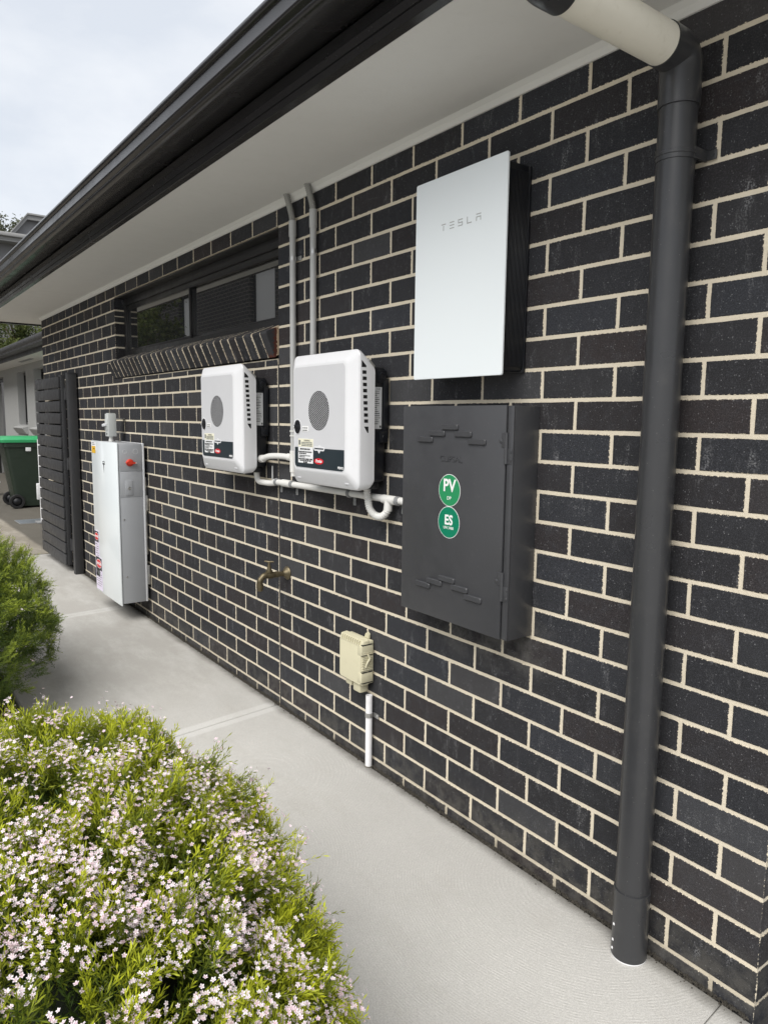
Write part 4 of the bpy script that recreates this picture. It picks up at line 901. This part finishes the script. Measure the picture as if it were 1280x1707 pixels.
def shrub(name, label, c, rad, nspr, mat, seed, flowers, fl_bias, tipbias, lo=-.25, spl=(.05, .115), amp=1):
    g_ = np.random.default_rng(seed); root = thing(name, label, 'shrub', (c[0], c[1], -.06), 'flowering shrubs in the garden bed')
    c = np.array(c); rad = np.array(rad)
    nc = nspr//12; dc = unit(g_.normal(size=(nc*3, 3))); dc = dc[dc[:, 2] > lo][:nc]; nc = len(dc)
    lumf = lambda q: 1+amp*(.10*lump(q, seed)+.065*lump(q, seed+1, 12))
    tc_ = 1.02-.30*g_.random(nc)**1.5; nc_ = unit(dc/rad); lead = g_.random(nc) > .95                      # a few leading shoots stand proud
    Gc = unit(nc_*.75+np.array([0, 0, .55])+g_.normal(size=(nc, 3))*.42); Pc = c+dc*rad*(lumf(dc)*tc_)[:, None]+nc_*(lead*.02)[:, None]
    yc = g_.uniform(.35, 1.2, nc)*np.clip(.50+.65*nc_[:, 2]+tipbias, .08, 1)*np.clip((tc_-.66)/.3, .1, 1)  # clump tone: paler facing up, darker when set deep
    ci_ = np.repeat(np.arange(nc), 10); n1 = len(ci_)
    G = unit(Gc[ci_]+g_.normal(size=(n1, 3))*.36); Ln = g_.uniform(spl[0], spl[1], n1)*(1+.35*lead[ci_]); P_ = Pc[ci_]+g_.normal(size=(n1, 3))*.011-G*Ln[:, None]*.55
    nf = nspr-n1; d2 = unit(g_.normal(size=(nf*3, 3))); d2 = d2[d2[:, 2] > lo-.1][:nf]; nf = len(d2); t2 = 1-.45*g_.random(nf)                                   # filling twigs deeper in
    G2 = unit(unit(d2/rad)+g_.normal(size=(nf, 3))*.5); L2 = g_.uniform(spl[0], spl[1], nf); P2 = c+d2*rad*(lumf(d2)*t2*.95)[:, None]-G2*L2[:, None]*.6
    d = np.concatenate([dc[ci_], d2]); G = np.concatenate([G, G2]); Ln = np.concatenate([Ln, L2]); P_ = np.concatenate([P_, P2]); n = len(d); nrm = unit(d/rad)
    t = np.concatenate([tc_[ci_], t2*.7]); vig = np.concatenate([yc[ci_], np.full(nf, .03)])*g_.uniform(.7, 1.2, n)  # deep twigs coloured dark: shade in the gaps painted in
    K = 20; s = (np.arange(K)+.6)/K; ph = g_.uniform(0, 6.28, n)[:, None]+np.arange(K)*2.4
    U = unit(np.cross(G, g_.normal(size=(n, 3)))); W_ = np.cross(G, U)
    rd = U[:, None]*np.cos(ph)[..., None]+W_[:, None]*np.sin(ph)[..., None]
    ld = unit(G[:, None]*(.55+.75*s[None, :, None])+rd*(.75-.30*s[None, :, None]))
    base = P_[:, None]+G[:, None]*(Ln[:, None]*s)[..., None]
    ll = g_.uniform(.010, .0185, (n, K)); wd = .00125; sd_ = unit(np.cross(ld, g_.normal(size=(n, K, 3))))
    mid = base+ld*(ll*.55)[..., None]; tip = base+ld*ll[..., None]
    V = np.stack([base, mid+sd_*wd, tip, mid-sd_*wd], 2).reshape(-1, 4, 3)
    yg = np.clip(vig[:, None]*(.25+.95*s), 0, 1); A = np.repeat(yg.reshape(-1, 1), 4, 1)  # young growth is paler toward the shoot tip
    st = np.stack([P_, P_+G*(Ln*.5)[:, None]+U*.0009, P_+G*Ln[:, None], P_+G*(Ln*.5)[:, None]-U*.0009], 1)
    V = np.concatenate([V, st]); A = np.concatenate([A, np.full((n, 4), .02)])
    V[..., 2] = np.maximum(V[..., 2], -.05)
    fo = stuff(link('foliage', quads_mesh('foliage', V, A, mat), None, root, 0))
    # woody frame, and a solid core painted near-black as interior shade
    b = MB(); rr = random.Random(seed)
    for i in range(9):
        a = rr.uniform(0, 6.28); e = Vector((c[0]+math.cos(a)*rad[0]*rr.uniform(.3, .62), c[1]+math.sin(a)*rad[1]*rr.uniform(.3, .62), c[2]+rad[2]*rr.uniform(.1, .6)))
        s0 = Vector((c[0]+math.cos(a)*.05, c[1]+math.sin(a)*.05, -.08)); m_ = s0.lerp(e, .5)+Vector((rr.uniform(-.05, .05), rr.uniform(-.05, .05), .03)); b.tube([s0, m_, e], [.012, .008, .004], 7)
    b.build('stem', BARK, root)
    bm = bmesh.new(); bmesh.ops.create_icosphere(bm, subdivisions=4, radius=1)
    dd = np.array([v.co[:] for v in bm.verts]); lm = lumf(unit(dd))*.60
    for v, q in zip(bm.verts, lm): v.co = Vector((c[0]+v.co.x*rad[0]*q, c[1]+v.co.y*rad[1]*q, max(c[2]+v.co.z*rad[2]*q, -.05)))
    b = MB(); b.bm(bm); b.build('dark_core', paint('core_shade', (.012, .018, .008, 1), 1, var=.5, vscale=40, bump=.6), root)
    # five-petalled blossoms in clusters at the shoot tips
    tips = P_+G*Ln[:, None]; w_ = np.clip(.35+1.5*lump(d, seed+5, 10)+fl_bias(tips), .015, 1)*(t > .84)*(nrm[:, 2] > -.1)
    idx = g_.choice(n, size=flowers, replace=True, p=w_/w_.sum()); m_ = g_.integers(2, 9, flowers); ci = np.repeat(np.arange(flowers), m_)
    fc = tips[idx][ci]+g_.normal(size=(len(ci), 3))*.0095+unit(nrm[idx][ci])*.004; fn = unit(nrm[idx][ci]*.7+np.array([0, 0, .5])+g_.normal(size=(len(ci), 3))*.5)
    fu = unit(np.cross(fn, g_.normal(size=fn.shape))); fv = np.cross(fn, fu); R_ = g_.uniform(.0034, .0047, len(ci)); Q = []; QA = []
    pk = np.repeat(g_.random(flowers)**2.2, m_)
    for k in range(5):
        a = 2*math.pi*k/5; dr_ = fu*math.cos(a)+fv*math.sin(a); sr = -fu*math.sin(a)+fv*math.cos(a)
        mid = fc+dr_*(R_*.62)[:, None]+fn*.0006; Q.append(np.stack([fc, mid+sr*(R_*.33)[:, None], fc+dr_*R_[:, None]+fn*.0012, mid-sr*(R_*.33)[:, None]], 1))
        QA.append(np.stack([np.clip(pk+.55, 0, 1), pk*.5, pk*.4, pk*.5], 1))
    stuff(link('blossom', quads_mesh('blossom', np.concatenate(Q), np.concatenate(QA), PETAL), None, root, 0))
    return root
PETAL = petal_mat()
LEAF1 = leaf_mat('shrub_leaf', (.046, .085, .014, 1), (.52, .56, .028, 1), .15)
LEAF2 = leaf_mat('shrub_leaf_dark', (.048, .092, .020, 1), (.38, .46, .050, 1))
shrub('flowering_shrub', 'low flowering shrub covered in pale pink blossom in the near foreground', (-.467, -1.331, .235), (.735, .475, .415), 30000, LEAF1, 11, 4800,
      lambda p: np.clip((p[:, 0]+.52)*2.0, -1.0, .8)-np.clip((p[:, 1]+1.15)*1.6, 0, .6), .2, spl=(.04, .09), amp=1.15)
shrub('flowering_shrub', 'green shrub with few white flowers at the left edge of the path', (-3.173, -1.471, .29), (1.11, .655, .56), 24000, LEAF2, 23, 520,
      lambda p: np.clip((p[:, 2]-.62)*2.0, -.6, .6), .12, spl=(.045, .10), amp=.4)
def tree(name, label, base, crown, rad, n, leaf, mat, seed, sparse=0, trunk_r=.16, group='trees behind the houses'):
    g_ = np.random.default_rng(seed); root = thing(name, label, 'tree', base, group); c = np.array(crown); rad = np.array(rad)
    nc = 70 if not sparse else 150; cd_ = unit(g_.normal(size=(nc, 3))); cc = c+cd_*rad*(g_.random((nc, 1))**.45); cr_ = g_.uniform(.14, .34, nc)*rad.min()*(1-.45*sparse)
    if sparse: keep = g_.random(nc) > sparse*.5; cc = cc[keep]; cr_ = cr_[keep]
    i = g_.integers(0, len(cc), n); d = unit(g_.normal(size=(n, 3))); P_ = cc[i]+d*(cr_[i]*g_.random(n)**.4)[:, None]
    P_ += g_.normal(size=(n, 3))*leaf*.9; a = unit(g_.normal(size=(n, 3))+np.array([0, 0, -.3])); s_ = unit(np.cross(a, g_.normal(size=(n, 3)))); l = g_.uniform(.6, 1.2, n)*leaf
    V = np.stack([P_, P_+a*(l*.5)[:, None]+s_*(l*.3)[:, None], P_+a*l[:, None], P_+a*(l*.5)[:, None]-s_*(l*.3)[:, None]], 1)
    A = np.repeat(np.clip(.35+.5*d[:, 2]+g_.normal(size=n)*.18, 0, 1)[:, None], 4, 1)  # leaves paler toward the top of each clump
    stuff(link('crown', quads_mesh('crown', V, A, mat), None, root, 0))
    b = MB(); b0 = Vector(base); top = Vector(c)+Vector((0, 0, rad[2]*.3)); b.tube([b0, b0.lerp(top, .5)+Vector((.1, .08, 0)), top], [trunk_r, trunk_r*.7, trunk_r*.25], 10)
    for q in cc[::5]: s0 = b0.lerp(top, random.uniform(.45, .9)); b.tube([s0, s0.lerp(Vector(q), .55)+Vector((0, 0, .1)), Vector(q)], [trunk_r*.3, trunk_r*.18, trunk_r*.06], 6)
    b.build('trunk', BARK, root); return root
TL = leaf_mat('tree_leaf', (.045, .065, .018, 1), (.17, .20, .055, 1)); TG = leaf_mat('gum_leaf', (.06, .07, .04, 1), (.16, .17, .10, 1))
tree('leafy_tree', 'dense green tree showing between the eave and the pale house gutter', (-22.0, 2.5, -.12), (-22.0, 2.5, 3.1), (1.0, 2.3, 1.5), 30000, .075, TL, 3)
tree('gum_tree', 'sparse gum tree against the sky at the left edge', (-34, 4.2, -.12), (-34, 4.1, 8.7), (2.0, 1.6, 1.0), 5200, .12, TG, 5, sparse=.9, trunk_r=.2)
tree('garden_tree', 'garden tree across the path mirrored in the window', (-15.6, -3.6, -.12), (-15.6, -3.6, 3.1), (1.2, 1.0, 1.5), 9000, .10, TL, 8, group='trees across the garden')

# crumbs of soil and grit gathered along the foot of the wall
g_ = np.random.default_rng(99); n = 7000
xs = g_.uniform(-6.6, .22, n); ys = -np.abs(g_.normal(size=n))*.009-.003; r_ = g_.uniform(.0015, .0055, n); V = []; F = []
for x, y, q in zip(xs, ys, r_):
    o = len(V); a = g_.uniform(0, 6.28)
    V += [(x+q*math.cos(a+k*2.09)*g_.uniform(.6, 1.4), y+q*math.sin(a+k*2.09)*g_.uniform(.6, 1.4), GZ-.002) for k in range(3)]+[(x, y, GZ+q*g_.uniform(.5, 1.2))]
    F += [(o, o+1, o+3), (o+1, o+2, o+3), (o+2, o, o+3)]
me = bpy.data.meshes.new('grit'); me.from_pydata(V, [], F); gr = stuff(link('grit', me, paint('dark_grit', (.045, .04, .032, 1), 1, var=.5, vscale=60), None, 0)); gr['label'] = 'dark grit and soil along the foot of the wall'; gr['category'] = 'grit'
